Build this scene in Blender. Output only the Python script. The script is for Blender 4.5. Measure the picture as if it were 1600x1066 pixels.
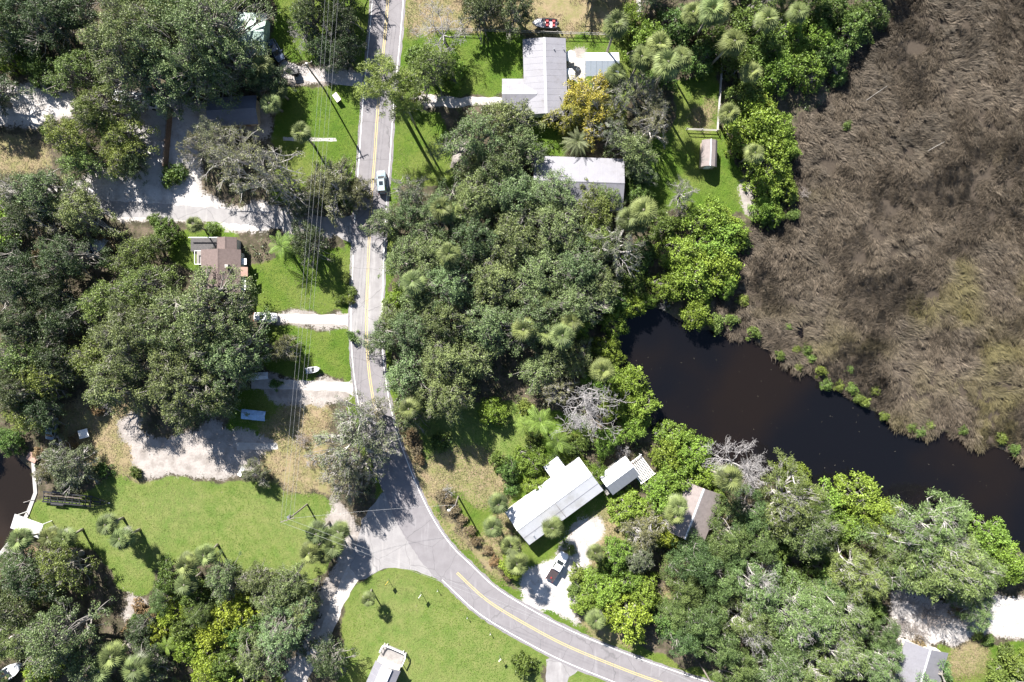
import bpy, math, random
import numpy as np
from mathutils import Vector
PI = math.pi
random.seed(7)
for _o in list(bpy.data.objects):
    bpy.data.objects.remove(_o)
scn = bpy.context.scene
COL = scn.collection

# ------------------------------------------------------------------ camera, sky, sun, exposure
ALT = 130.0                     # camera height, metres
cam_d = bpy.data.cameras.new('camera')
cam_d.sensor_width = 36.0
cam_d.lens = 36.0 * ALT / 200.0
cam_d.clip_start = 1.0
cam_d.clip_end = 6000.0
cam = bpy.data.objects.new('camera', cam_d)
cam.location = (0, 0, ALT)
COL.objects.link(cam)
scn.camera = cam

SUN_EL = math.radians(38.0)
SH = Vector((0.49, -0.872, 0.0)).normalized()       # the way shadows fall on the ground
to_sun = Vector((-SH.x * math.cos(SUN_EL), -SH.y * math.cos(SUN_EL), math.sin(SUN_EL)))
world = bpy.data.worlds.new('World')
scn.world = world
world.use_nodes = True
wn = world.node_tree.nodes
wl = world.node_tree.links
bg = wn['Background']
sky = wn.new('ShaderNodeTexSky')
sky.sky_type = 'NISHITA'
sky.sun_disc = False
sky.sun_elevation = SUN_EL
sky.sun_rotation = math.atan2(to_sun.x, to_sun.y)
sky.altitude = 0
sky.ozone_density = 3.0
wl.new(sky.outputs[0], bg.inputs[0])
bg.inputs[1].default_value = 0.05
sun_d = bpy.data.lights.new('sun', 'SUN')
sun_d.energy = 5.0
sun_d.angle = math.radians(0.53)
sun_d.color = (1.0, 0.955, 0.90)
sun = bpy.data.objects.new('sun', sun_d)
sun.rotation_euler = to_sun.to_track_quat('Z', 'Y').to_euler()
sun.location = (-100, 150, 200)
COL.objects.link(sun)
scn.view_settings.view_transform = 'Standard'
scn.view_settings.look = 'None'
scn.view_settings.gamma = 1.0
scn.view_settings.use_curve_mapping = False
scn.view_settings.exposure = 1.8

# ------------------------------------------------------------------ helpers
S = 8.0                         # survey units per metre (the plan below is drawn on a 1600 x 1066 sheet)
def W(px, py, h=0.0):
    f = 1.0 - h / ALT
    return ((px - 800.0) / S * f, (533.0 - py) / S * f)
def W3(px, py, h=0.0):
    x, y = W(px, py, h)
    return (x, y, h)

def np_mesh(name, verts, faces, attrs=None, smooth=False):
    """verts (N,3), faces (M,k) of one size k; attrs {name: per-face float array}"""
    me = bpy.data.meshes.new(name)
    verts = np.ascontiguousarray(verts, dtype=np.float32)
    faces = np.ascontiguousarray(faces, dtype=np.int32)
    M, k = faces.shape
    me.vertices.add(len(verts))
    me.vertices.foreach_set('co', verts.ravel())
    me.loops.add(M * k)
    me.loops.foreach_set('vertex_index', faces.ravel())
    me.polygons.add(M)
    me.polygons.foreach_set('loop_start', np.arange(0, M * k, k, dtype=np.int32))
    me.polygons.foreach_set('loop_total', np.full(M, k, dtype=np.int32))
    if smooth:
        me.polygons.foreach_set('use_smooth', np.ones(M, dtype=bool))
    me.update(calc_edges=True)
    if attrs:
        for n, a in attrs.items():
            at = me.attributes.new(n, 'FLOAT', 'FACE' if len(a) == M else 'POINT')
            at.data.foreach_set('value', np.ascontiguousarray(a, dtype=np.float32))
    return me

class MB:
    """collects shapes that become ONE mesh"""
    def __init__(self):
        self.v = []; self.f = []
    def add(self, vs, fs):
        o = len(self.v)
        self.v += [tuple(p) for p in vs]
        self.f += [tuple(i + o for i in f) for f in fs]
        return self
    def box(self, x0, x1, y0, y1, z0, z1):
        return self.add([(x0,y0,z0),(x1,y0,z0),(x1,y1,z0),(x0,y1,z0),(x0,y0,z1),(x1,y0,z1),(x1,y1,z1),(x0,y1,z1)],
                        [(0,3,2,1),(4,5,6,7),(0,1,5,4),(1,2,6,5),(2,3,7,6),(3,0,4,7)])
    def bbox(self, x0, x1, y0, y1, z0, z1, b=0.03):
        """box with chamfered top and sides"""
        vs = []
        for z, i in ((z0, 0.0), (z1 - b, 0.0), (z1, b)):
            vs += [(x0+i+b*0,y0+i,z),(x1-i,y0+i,z),(x1-i,y1-i,z),(x0+i,y1-i,z)]
        fs = [(0,3,2,1),(8,9,10,11)]
        for l in (0, 4):
            for k in range(4):
                fs.append((l+k, l+(k+1)%4, l+4+(k+1)%4, l+4+k))
        return self.add(vs, fs)
    def prism(self, poly, z0, z1):
        n = len(poly)
        vs = [(p[0],p[1],z0) for p in poly] + [(p[0],p[1],z1) for p in poly]
        fs = [tuple(range(n-1,-1,-1)), tuple(range(n,2*n))]
        fs += [(i,(i+1)%n,n+(i+1)%n,n+i) for i in range(n)]
        return self.add(vs, fs)
    def slab(self, a, b, c, d, t):
        """a thin slab on the quad abcd, thickness t downwards"""
        vs = [a,b,c,d] + [(p[0],p[1],p[2]-t) for p in (a,b,c,d)]
        return self.add(vs, [(0,1,2,3),(7,6,5,4),(0,4,5,1),(1,5,6,2),(2,6,7,3),(3,7,4,0)])
    def tube(self, pts, radii, n=6, cap=True):
        pts = [Vector(p) for p in pts]
        if not hasattr(radii, '__len__'): radii = [radii]*len(pts)
        o = len(self.v); m = len(pts)
        ref = None
        for i, p in enumerate(pts):
            t = (pts[min(i+1,m-1)] - pts[max(i-1,0)])
            if t.length < 1e-9: t = Vector((0,0,1))
            t.normalize()
            if ref is None:
                ref = Vector((1,0,0)) if abs(t.x) < 0.8 else Vector((0,1,0))
            u = (ref - t*ref.dot(t)); u.normalize(); ref = u
            w = t.cross(u)
            for k in range(n):
                a = 2*PI*k/n
                q = p + (u*math.cos(a) + w*math.sin(a))*radii[i]
                self.v.append((q.x,q.y,q.z))
        for i in range(m-1):
            for k in range(n):
                self.f.append((o+i*n+k, o+i*n+(k+1)%n, o+(i+1)*n+(k+1)%n, o+(i+1)*n+k))
        if cap:
            self.f.append(tuple(o+k for k in range(n-1,-1,-1)))
            self.f.append(tuple(o+(m-1)*n+k for k in range(n)))
        return self
    def cyl(self, x, y, z0, z1, r, n=14):
        return self.tube([(x,y,z0),(x,y,z1)], r, n)
    def wheel(self, x, y, z, r, w, n=16):
        return self.tube([(x,y-w/2,z),(x,y-w/2+0.03,z),(x,y+w/2-0.03,z),(x,y+w/2,z)], [r*0.9,r,r,r*0.9], n)
    def dome(self, x, y, z, rx, ry, rz, n=12, m=4):
        o = len(self.v)
        for j in range(m):
            a = (PI/2)*j/m
            for k in range(n):
                t = 2*PI*k/n
                self.v.append((x+rx*math.cos(a)*math.cos(t), y+ry*math.cos(a)*math.sin(t), z+rz*math.sin(a)))
        self.v.append((x,y,z+rz)); top = len(self.v)-1
        for j in range(m-1):
            for k in range(n):
                self.f.append((o+j*n+k,o+j*n+(k+1)%n,o+(j+1)*n+(k+1)%n,o+(j+1)*n+k))
        for k in range(n):
            self.f.append((o+(m-1)*n+k,o+(m-1)*n+(k+1)%n,top))
        return self
    def loft(self, secs, closed=True, caps=True):
        o = len(self.v); n = len(secs[0])
        for s in secs: self.v += [tuple(p) for p in s]
        rng = n if closed else n-1
        for i in range(len(secs)-1):
            for k in range(rng):
                self.f.append((o+i*n+k,o+i*n+(k+1)%n,o+(i+1)*n+(k+1)%n,o+(i+1)*n+k))
        if caps:
            self.f.append(tuple(o+k for k in range(n-1,-1,-1)))
            self.f.append(tuple(o+(len(secs)-1)*n+k for k in range(n)))
        return self
    def mesh(self, name, smooth=False):
        me = bpy.data.meshes.new(name)
        me.from_pydata(self.v, [], self.f)
        if smooth:
            me.polygons.foreach_set('use_smooth', [True]*len(me.polygons))
        me.update()
        return me

def tag(o, label=None, cat=None, group=None, kind=None):
    if label: o['label'] = label
    if cat: o['category'] = cat
    if group: o['group'] = group
    if kind: o['kind'] = kind
    return o
def obj(name, mb, m, parent=None, smooth=False):
    me = mb.mesh(name, smooth) if isinstance(mb, MB) else mb
    o = bpy.data.objects.new(name, me)
    COL.objects.link(o)
    if m is not None and len(me.materials) == 0:
        me.materials.append(m)
    if parent is not None: o.parent = parent
    return o
def thing(name, label, cat, loc=(0,0,0), rz=0.0, group=None):
    o = bpy.data.objects.new(name, None)
    o.empty_display_size = 0.5
    COL.objects.link(o)
    o.location = loc; o.rotation_euler = (0,0,rz)
    return tag(o, label, cat, group)

# ------------------------------------------------------------------ materials
def new_mat(name):
    m = bpy.data.materials.new(name); m.use_nodes = True
    return m, m.node_tree.nodes, m.node_tree.links, m.node_tree.nodes['Principled BSDF']
def noise(nt, scale, detail=4.0, rough=0.6, coord=None, dim='3D'):
    n = nt.nodes.new('ShaderNodeTexNoise')
    n.inputs['Scale'].default_value = scale
    n.inputs['Detail'].default_value = detail
    n.inputs['Roughness'].default_value = rough
    if coord is not None: nt.links.new(coord, n.inputs['Vector'])
    return n.outputs['Fac']
def math_n(nt, op, a, b=None, clamp=False):
    n = nt.nodes.new('ShaderNodeMath'); n.operation = op; n.use_clamp = clamp
    for i, v in enumerate((a, b)):
        if v is None: continue
        if isinstance(v, (int, float)): n.inputs[i].default_value = v
        else: nt.links.new(v, n.inputs[i])
    return n.outputs[0]
def mixc(nt, fac, a, b, mode='MIX'):
    n = nt.nodes.new('ShaderNodeMix'); n.data_type = 'RGBA'; n.blend_type = mode
    if isinstance(fac, (int, float)): n.inputs[0].default_value = fac
    else: nt.links.new(fac, n.inputs[0])
    for s, v in ((6, a), (7, b)):
        if isinstance(v, (tuple, list)): n.inputs[s].default_value = (v[0], v[1], v[2], 1)
        else: nt.links.new(v, n.inputs[s])
    return n.outputs[2]
def smooth_n(nt, v, lo, hi):
    n = nt.nodes.new('ShaderNodeMapRange'); n.interpolation_type = 'SMOOTHSTEP'
    nt.links.new(v, n.inputs[0])
    n.inputs[1].default_value = lo; n.inputs[2].default_value = hi
    return n.outputs[0]
def attr_n(nt, name):
    n = nt.nodes.new('ShaderNodeAttribute'); n.attribute_name = name
    return n.outputs['Fac']
def coord_n(nt, which='Object'):
    return nt.nodes.new('ShaderNodeTexCoord').outputs[which]
def pos_n(nt):
    return nt.nodes.new('ShaderNodeNewGeometry').outputs['Position']
def bump_n(nt, h, strength, dist, target):
    b = nt.nodes.new('ShaderNodeBump')
    b.inputs['Strength'].default_value = strength; b.inputs['Distance'].default_value = dist
    nt.links.new(h, b.inputs['Height']); nt.links.new(b.outputs[0], target.inputs['Normal'])

def mat_plain(name, col, rough=0.7, var=0.25, scale=1.5, metal=0.0, stain=None, spec=0.5):
    m, N, L, p = new_mat(name); nt = m.node_tree
    c = pos_n(nt)
    f = noise(nt, scale, 5, 0.65, c)
    f2 = noise(nt, scale*6, 3, 0.6, c)
    k = math_n(nt, 'ADD', math_n(nt, 'MULTIPLY', f, 0.6), math_n(nt, 'MULTIPLY', f2, 0.4))
    lo = tuple(x*(1-var) for x in col); hi = tuple(min(0.95, x*(1+var*0.7)) for x in col)
    cc = mixc(nt, smooth_n(nt, k, 0.3, 0.7), lo, hi)
    if stain:
        cc = mixc(nt, smooth_n(nt, noise(nt, scale*0.35, 6, 0.7, c), 0.52, 0.75), cc, stain)
    L.new(cc, p.inputs['Base Color'])
    p.inputs['Roughness'].default_value = rough; p.inputs['Metallic'].default_value = metal
    p.inputs['Specular IOR Level'].default_value = spec
    return m
def mat_gloss(name, col, rough=0.25, coat=0.0, metal=0.0):
    m, N, L, p = new_mat(name); nt = m.node_tree
    f = noise(nt, 3.0, 4, 0.6, coord_n(nt))
    L.new(mixc(nt, f, tuple(x*0.88 for x in col), tuple(min(0.95, x*1.08) for x in col)), p.inputs['Base Color'])
    p.inputs['Roughness'].default_value = rough; p.inputs['Metallic'].default_value = metal
    p.inputs['Coat Weight'].default_value = coat
    return m

# leaves: the tree's own colour is its object colour; 'leafv' is a tint per leaf, 'moss' marks grey moss and twigs
def mat_leaf(name, trans=0.20, rough=0.42, spec=0.5):
    m, N, L, p = new_mat(name); nt = m.node_tree
    oi = N.new('ShaderNodeObjectInfo')
    lv = attr_n(nt, 'leafv')
    mul = N.new('ShaderNodeMapRange'); L.new(lv, mul.inputs[0])
    mul.inputs[3].default_value = 0.35; mul.inputs[4].default_value = 1.75
    v = N.new('ShaderNodeVectorMath'); v.operation = 'SCALE'
    L.new(oi.outputs['Color'], v.inputs[0]); L.new(mul.outputs[0], v.inputs['Scale'])
    warm = mixc(nt, math_n(nt, 'MULTIPLY', smooth_n(nt, lv, 0.55, 1.0), 0.35), v.outputs[0], (0.16, 0.17, 0.045))
    col = mixc(nt, attr_n(nt, 'moss'), warm, (0.17, 0.18, 0.13))
    L.new(col, p.inputs['Base Color'])
    p.inputs['Roughness'].default_value = rough
    p.inputs['Specular IOR Level'].default_value = spec
    tr = N.new('ShaderNodeBsdfTranslucent')
    L.new(mixc(nt, 0.5, col, (0.10, 0.16, 0.02)), tr.inputs['Color'])
    mx = N.new('ShaderNodeMixShader'); mx.inputs[0].default_value = trans
    L.new(p.outputs[0], mx.inputs[1]); L.new(tr.outputs[0], mx.inputs[2])
    L.new(mx.outputs[0], N['Material Output'].inputs[0])
    return m
LEAF = mat_leaf('leaf', 0.12, 0.5, 0.25)
PALM_LEAF = mat_leaf('palm_leaf', 0.12, 0.6, 0.2)
# blades of grass: colour comes from three per-blade values
def mat_blades(name, a, b, c, rough=0.7):
    m, N, L, p = new_mat(name); nt = m.node_tree
    col = mixc(nt, attr_n(nt, 'tint'), a, b)
    col = mixc(nt, attr_n(nt, 'tint2'), col, c)
    mul = N.new('ShaderNodeMapRange'); L.new(attr_n(nt, 'leafv'), mul.inputs[0])
    mul.inputs[3].default_value = 0.55; mul.inputs[4].default_value = 1.4
    v = N.new('ShaderNodeVectorMath'); v.operation = 'SCALE'
    L.new(col, v.inputs[0]); L.new(mul.outputs[0], v.inputs['Scale'])
    L.new(v.outputs[0], p.inputs['Base Color'])
    p.inputs['Roughness'].default_value = rough
    p.inputs['Specular IOR Level'].default_value = 0.2
    return m
BARK = mat_plain('bark', (0.20, 0.185, 0.165), 0.9, 0.35, 2.0)
BARK_GREY = mat_plain('bark_grey', (0.36, 0.34, 0.32), 0.9, 0.25, 2.0)
PALM_BARK = mat_plain('palm_bark', (0.25, 0.22, 0.19), 0.9, 0.3, 3.0)
DEAD_WOOD = mat_plain('dead_wood', (0.30, 0.285, 0.28), 0.9, 0.25, 2.0)
TWIG_BROWN = mat_plain('twig_brown', (0.24, 0.21, 0.19), 0.9, 0.3, 2.0)
WHITE_ROOF = mat_plain('white_metal_roof', (0.50, 0.50, 0.51), 0.5, 0.08, 0.5, stain=(0.37,0.36,0.345))
GREY_ROOF = mat_plain('grey_metal_roof', (0.175, 0.172, 0.190), 0.55, 0.10, 0.7, stain=(0.125,0.118,0.122))
BROWN_ROOF = mat_plain('brown_shingle_roof', (0.125, 0.093, 0.085), 0.9, 0.25, 2.5)
TAUPE_ROOF = mat_plain('taupe_roof', (0.20, 0.17, 0.16), 0.9, 0.2, 1.5, stain=(0.15,0.14,0.13))
TEAL_ROOF = mat_plain('pale_teal_roof', (0.30, 0.40, 0.36), 0.6, 0.12, 1.0)
SHED_ROOF = mat_plain('shed_roof', (0.22, 0.25, 0.285), 0.45, 0.08, 1.0)
CREAM = mat_plain('cream_siding', (0.55, 0.52, 0.46), 0.7, 0.1, 1.0)
GREEN_WALL = mat_plain('pale_green_siding', (0.35, 0.46, 0.38), 0.7, 0.1, 1.0)
TAN_WALL = mat_plain('tan_siding', (0.42, 0.34, 0.26), 0.7, 0.12, 1.0)
WHITE_PAINT = mat_plain('white_paint', (0.72, 0.72, 0.70), 0.55, 0.08, 1.5)
GREY_DECK = mat_plain('weathered_deck', (0.23, 0.215, 0.205), 0.85, 0.25, 1.5)
BROWN_WOOD = mat_plain('brown_wood', (0.20, 0.13, 0.085), 0.85, 0.3, 2.0)
POLE_WOOD = mat_plain('pole_wood', (0.17, 0.145, 0.125), 0.9, 0.25, 2.0)
CONCRETE = mat_plain('concrete', (0.35, 0.335, 0.315), 0.85, 0.15, 1.0, stain=(0.26,0.245,0.225))
GLASS = mat_gloss('window_glass', (0.03, 0.04, 0.05), 0.08)
CAR_GLASS = mat_gloss('car_glass', (0.02, 0.025, 0.03), 0.06, 0.5)
TYRE = mat_plain('tyre_rubber', (0.025, 0.025, 0.025), 0.85, 0.2, 4.0)
METAL = mat_gloss('bare_metal', (0.45, 0.46, 0.47), 0.35, 0, 0.8)
BLACK = mat_plain('black_paint', (0.02, 0.02, 0.022), 0.5, 0.3, 3.0)
RED = mat_plain('red_vinyl', (0.26, 0.03, 0.03), 0.5, 0.15, 3.0)
YELLOW = mat_plain('yellow_sign', (0.62, 0.42, 0.03), 0.5, 0.1, 3.0)
BLUE = mat_plain('blue_tarp', (0.10, 0.24, 0.50), 0.6, 0.2, 2.0)
WIRE = mat_plain('wire', (0.27, 0.27, 0.27), 0.5, 0.1, 2.0)
PINK = mat_plain('faded_pink', (0.33, 0.21, 0.165), 0.8, 0.15, 2.0)
LAMP_RED = mat_gloss('tail_lamp', (0.35, 0.02, 0.02), 0.2)
LAMP_CLEAR = mat_gloss('head_lamp', (0.7, 0.7, 0.7), 0.1)

# ------------------------------------------------------------------ plan of the ground (sheet units)
def inside(poly, X, Y):
    r = np.zeros(X.shape, bool); n = len(poly)
    for i in range(n):
        x0, y0 = poly[i]; x1, y1 = poly[(i+1) % n]
        if y0 == y1: continue
        c = ((y0 > Y) != (y1 > Y)) & (X < (x1-x0)*(Y-y0)/(y1-y0)+x0)
        r ^= c
    return r
def blur(a, k, it=2):
    for _ in range(it):
        for ax in (0, 1):
            p = np.pad(a, [(k,k) if i == ax else (0,0) for i in (0,1)], mode='edge')
            c = np.cumsum(p, axis=ax)
            z = np.zeros_like(np.take(c, [0], axis=ax))
            c = np.concatenate([z, c], axis=ax)
            n = a.shape[ax]; w = 2*k+1
            a = (np.take(c, range(w, w+n), axis=ax) - np.take(c, range(0, n), axis=ax))/w
    return a
G0X, G1X, G0Y, G1Y, GS = -400, 2000, -350, 1420, 5
gx = np.arange(G0X, G1X+1, GS, dtype=float); gy = np.arange(G0Y, G1Y+1, GS, dtype=float)
GX, GY = np.meshgrid(gx, gy)
rs = np.random.RandomState(11)
def vnoise(X, Y, sc, seed):
    """smooth value noise"""
    r = np.random.RandomState(seed); T = r.rand(64, 64)
    x = X/sc; y = Y/sc
    xi = np.floor(x).astype(int); yi = np.floor(y).astype(int)
    fx = x-xi; fy = y-yi
    fx = fx*fx*(3-2*fx); fy = fy*fy*(3-2*fy)
    g = lambda a, b: T[a % 64, b % 64]
    return (g(xi,yi)*(1-fx)+g(xi+1,yi)*fx)*(1-fy) + (g(xi,yi+1)*(1-fx)+g(xi+1,yi+1)*fx)*fy

CREEK = [(946,545),(968,502),(1000,478),(1040,487),(1062,502),(1092,515),(1140,522),(1172,532),(1200,548),(1222,566),(1250,580),
         (1285,603),(1318,615),(1350,638),(1378,650),(1402,664),(1432,678),(1448,684),(1482,676),(1520,696),(1560,700),(1600,722),(1700,760),(2100,860),
         (2100,1130),(1700,930),(1600,862),(1560,842),(1500,835),(1440,825),(1380,805),(1320,780),(1260,760),(1200,752),(1140,728),(1090,702),(1050,690),(1020,672),(1000,640),(972,612),(948,580)]
POOL = [(1234,505),(1244,498),(1254,512),(1256,528),(1246,534),(1238,522)]
CANAL = [(-400,700),(18,712),(46,735),(50,770),(38,800),(22,828),(6,850),(-20,880),(-400,900)]
MARSH = [(1420,-400),(1405,0),(1372,55),(1320,95),(1288,150),(1240,190),(1228,260),(1205,310),(1172,360),(1150,400),(1128,440),(1120,490),(1140,522),(1172,532),(1200,548),(1222,566),(1250,580),
         (1285,603),(1318,615),(1350,638),(1378,650),(1402,664),(1432,678),(1448,684),(1482,676),(1520,696),(1560,700),(1600,722),(1700,760),(2000,840),(2000,-400)]
LAWN = [
 [(60,792),(180,752),(300,747),(420,752),(490,772),(532,800),(532,850),(510,900),(470,935),(420,930),(350,885),(300,862),(240,890),(240,930),(190,925),(150,870),(66,842),(52,812)],
 [(592,890),(640,893),(690,913),(760,962),(838,1018),(856,1040),(850,1070),(850,1200),(520,1200),(528,1010),(538,960),(562,915)],
 [(415,508),(548,514),(552,590),(470,590),(410,585)],
 [(385,425),(440,380),(545,385),(548,486),(400,488)],
 [(425,132),(470,132),(566,140),(556,250),(545,320),(430,310),(430,200)],
 [(425,-60),(582,-60),(574,95),(500,100),(430,80)],
 [(632,60),(700,45),(822,50),(822,125),(780,150),(700,150),(622,140),(626,90)],
 [(618,170),(690,172),(720,290),(612,300)],
 [(880,50),(990,55),(1015,100),(970,200),(880,200),(888,75)],
 [(822,185),(880,185),(880,248),(830,250)],
 [(1050,130),(1125,90),(1125,200),(1172,280),(1185,335),(1090,335),(975,325),(975,240),(1050,200)],
 [(640,620),(830,640),(820,700),(775,745),(700,765),(660,720)],
 [(1470,1010),(1600,1000),(1700,1010),(1700,1200),(1480,1200)],
 [(262,370),(330,372),(315,425),(262,405)],
 [(300,345),(370,350),(400,372),(330,378)],
 [(640,745),(700,845),(800,930),(795,940),(700,862),(640,775)],
 [(860,1048),(905,1046),(1000,1075),(1000,1200),(860,1200)],
 [(365,610),(450,615),(450,690),(365,690)],
 [(700,765),(770,745),(830,700),(900,690),(960,755),(1000,860),(930,900),(905,960),(820,930),(760,870)],
 [(820,640),(900,640),(930,690),(840,720)],
]
DRY = [
 [(875,840),(960,785),(975,860),(915,935)],
 [(770,780),(800,800),(815,860),(800,900),(760,860)],
 [(636,-60),(1000,-60),(990,55),(830,46),(740,44),(660,52),(630,70)],
 [(100,640),(200,620),(230,660),(240,745),(150,750),(110,690)],
 [(395,700),(440,630),(510,620),(520,780),(470,770),(420,748)],
 [(700,690),(790,715),(790,790),(700,775),(652,745)],
 [(600,620),(640,640),(660,700),(690,790),(760,860),(800,905),(800,930),(720,860),(660,790),(630,740)],
 [(-60,195),(70,222),(75,262),(-60,275)],
 [(865,900),(900,850),(965,930),(990,1000),(950,1010),(890,960)],
 [(1030,900),(1075,920),(1070,1000),(1040,990)],
 [(1500,1000),(1540,1000),(1530,1060),(1480,1060)],
 [(1065,170),(1120,140),(1118,200),(1080,200)],
 [(150,600),(190,580),(230,640),(130,700),(90,640)],
 [(1040,735),(1130,730),(1140,850),(1040,850)],
]
SAND = [
 [(128,285),(165,248),(240,235),(310,235),(325,316),(400,318),(480,330),(548,345),(548,378),(480,362),(400,360),(300,352),(150,335),(-60,320),(-60,290),(60,290)],
 [(-60,128),(40,130),(115,142),(118,185),(40,190),(-60,205)],
 [(165,142),(235,150),(300,150),(312,190),(300,262),(230,262),(180,240),(185,180)],
 [(300,165),(420,165),(432,222),(350,205),(320,240),(300,250)],
 [(428,82),(470,100),(572,114),(570,136),(470,128),(428,112)],
 [(622,142),(705,152),(712,170),(618,164)],
 [(185,655),(210,640),(250,690),(330,660),(425,680),(410,742),(230,746),(205,710)],
 [(385,590),(550,595),(552,617),(480,640),(390,612)],
 [(430,488),(545,490),(552,512),(430,506)],
 [(806,965),(815,910),(850,870),(890,825),(930,808),(942,830),(910,900),(888,945),(905,978),(860,962)],
 [(1385,925),(1530,938),(1600,938),(1720,935),(1720,985),(1600,992),(1540,992),(1450,1015),(1395,1000)],
 [(512,770),(560,800),(575,850),(560,905),(525,960),(508,1020),(460,1066),(400,1130),(350,1130),(430,1066),(480,1000),(500,940),(530,880),(520,820)],
 [(1152,282),(1176,284),(1186,330),(1158,332)],
 [(195,925),(232,930),(240,1000),(200,1010)],
 [(888,78),(916,80),(918,128),(888,122)],
 [(705,235),(730,215),(735,235),(722,262),(735,275),(712,270)],
 [(1005,400),(1004,402),(1003,401)],
]
ROADC = [(614,-120),(606,0),(603,35),(600,70),(595,116),(591,162),(588,206),(585,250),(581,300),(577,370),(575,420),(573,480),(573,533),(577,583),(585,633),(597,682),(611,722),(628,765),(648,808),(670,845),(694,876),(714,895),(756,934),(800,963),(837,984),(875,1004),(912,1020),(950,1036),(988,1050),(1025,1064),(1087,1084),(1150,1104)]
def paint(polys, k):
    a = np.zeros(GX.shape)
    for p in polys:
        jx = (vnoise(GX, GY, 24, 3)-.5)*22+(vnoise(GX, GY, 9, 5)-.5)*10; jy = (vnoise(GX, GY, 24, 4)-.5)*22+(vnoise(GX, GY, 9, 6)-.5)*10
        a = np.maximum(a, inside(p, GX+jx, GY+jy).astype(float))
    return blur(a, k, 2)
road_band = np.zeros(GX.shape)
for q_ in ROADC:
    road_band = np.maximum(road_band, ((GX-q_[0])**2+(GY-q_[1])**2 < 42**2).astype(float))
lawn_m = np.maximum(paint(LAWN, 1), blur(road_band, 1, 1)); dry_m = paint(DRY, 2); sand_m = paint(SAND, 1)
marsh_m = paint([MARSH], 1); pale_m = paint([LAWN[0],LAWN[1],LAWN[16],LAWN[11]], 4); pure_m = paint([SAND[i] for i in (0,1,2,9,10)], 3)
creek_m = blur(np.maximum.reduce([inside(p, GX, GY).astype(float) for p in (CREEK, POOL, CANAL)]), 1, 1)
GZ = -1.6*np.clip(creek_m*1.4-0.2, 0, 1) - 0.3*np.clip(marsh_m, 0, 1)*(1-creek_m)
GZ[0,:] = GZ[-1,:] = 0; GZ[:,0] = GZ[:,-1] = 0
ny, nx = GX.shape
gv = np.stack([(GX-800)/S, (533-GY)/S, GZ], -1).reshape(-1, 3)
idx = np.arange(nx*ny).reshape(ny, nx)
gf = np.stack([idx[:-1,:-1], idx[1:,:-1], idx[1:,1:], idx[:-1,1:]], -1).reshape(-1, 4)
B = 2500.0
outer = np.array([(-B,B,0),(B,B,0),(B,-B,0),(-B,-B,0)])
o0 = len(gv)
c00, c10, c11, c01 = idx[0,0], idx[0,-1], idx[-1,-1], idx[-1,0]
gf = np.concatenate([gf, [(c00,c10,o0+1,o0),(c10,c11,o0+2,o0+1),(c11,c01,o0+3,o0+2),(c01,c00,o0,o0+3)]])
gv = np.concatenate([gv, outer])
pad = lambda a: np.concatenate([a.ravel(), np.zeros(4)])
gme = np_mesh('ground', gv, gf, {'lawn': pad(lawn_m), 'dry': pad(dry_m), 'sand': pad(sand_m), 'marsh': pad(np.maximum(marsh_m, creek_m)), 'pure': pad(pure_m), 'paleg': pad(pale_m)})

m, N, L, p = new_mat('ground'); nt = m.node_tree
c = pos_n(nt)
nb = noise(nt, 0.10, 4, 0.6, c); nm = noise(nt, 0.45, 5, 0.65, c); nf = noise(nt, 2.6, 4, 0.7, c); nx_ = noise(nt, 9.0, 2, 0.6, c)
litter = mixc(nt, smooth_n(nt, nm, 0.38, 0.66), (0.045,0.04,0.026), (0.12,0.095,0.07))
litter = mixc(nt, smooth_n(nt, nf, 0.5, 0.72), litter, (0.055,0.075,0.022))
grass = mixc(nt, smooth_n(nt, nm, 0.3, 0.7), (0.048,0.098,0.009), (0.092,0.138,0.018))
grass = mixc(nt, smooth_n(nt, nb, 0.42, 0.68), grass, (0.118,0.140,0.032))
grass = mixc(nt, math_n(nt, 'MULTIPLY', smooth_n(nt, nf, 0.35, 0.75), 0.55), grass, (0.045,0.085,0.010))
grass = mixc(nt, math_n(nt, 'MULTIPLY', attr_n(nt, 'paleg'), 0.6), grass, mixc(nt, smooth_n(nt, nm, 0.3, 0.7), (0.115,0.162,0.042), (0.178,0.184,0.072)))
dryc = mixc(nt, smooth_n(nt, nm, 0.35, 0.65), (0.24,0.185,0.115), (0.165,0.16,0.065))
dryc = mixc(nt, smooth_n(nt, nf, 0.45, 0.8), dryc, (0.15,0.11,0.07))
sandc = mixc(nt, smooth_n(nt, nm, 0.35, 0.7), (0.32,0.293,0.272), (0.20,0.178,0.160))
sandc = mixc(nt, attr_n(nt, 'pure'), sandc, mixc(nt, smooth_n(nt, nm, 0.4, 0.7), (0.47,0.45,0.435), (0.30,0.28,0.262)))
sandc = mixc(nt, math_n(nt, 'MULTIPLY', smooth_n(nt, nf, 0.55, 0.72), 0.7), sandc, (0.22,0.19,0.16))
mud = mixc(nt, nf, (0.035,0.028,0.022), (0.075,0.06,0.045))
def edge(a, amt, lo=0.42, hi=0.58):
    j = math_n(nt, 'ADD', math_n(nt, 'MULTIPLY', math_n(nt, 'SUBTRACT', nm, 0.5), amt), math_n(nt, 'MULTIPLY', math_n(nt, 'SUBTRACT', nf, 0.5), amt*0.9))
    return smooth_n(nt, math_n(nt, 'ADD', attr_n(nt, a), j), lo, hi)
cc = mixc(nt, edge('lawn', 0.9, 0.35, 0.6), litter, grass)
cc = mixc(nt, edge('dry', 1.6, 0.3, 0.7), cc, dryc)
cc = mixc(nt, edge('sand', 1.7, .38, .7), cc, sandc)
cc = mixc(nt, edge('marsh', 0.3), cc, mud)
L.new(cc, p.inputs['Base Color']); p.inputs['Roughness'].default_value = 0.95; p.inputs['Specular IOR Level'].default_value = 0.15
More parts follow.
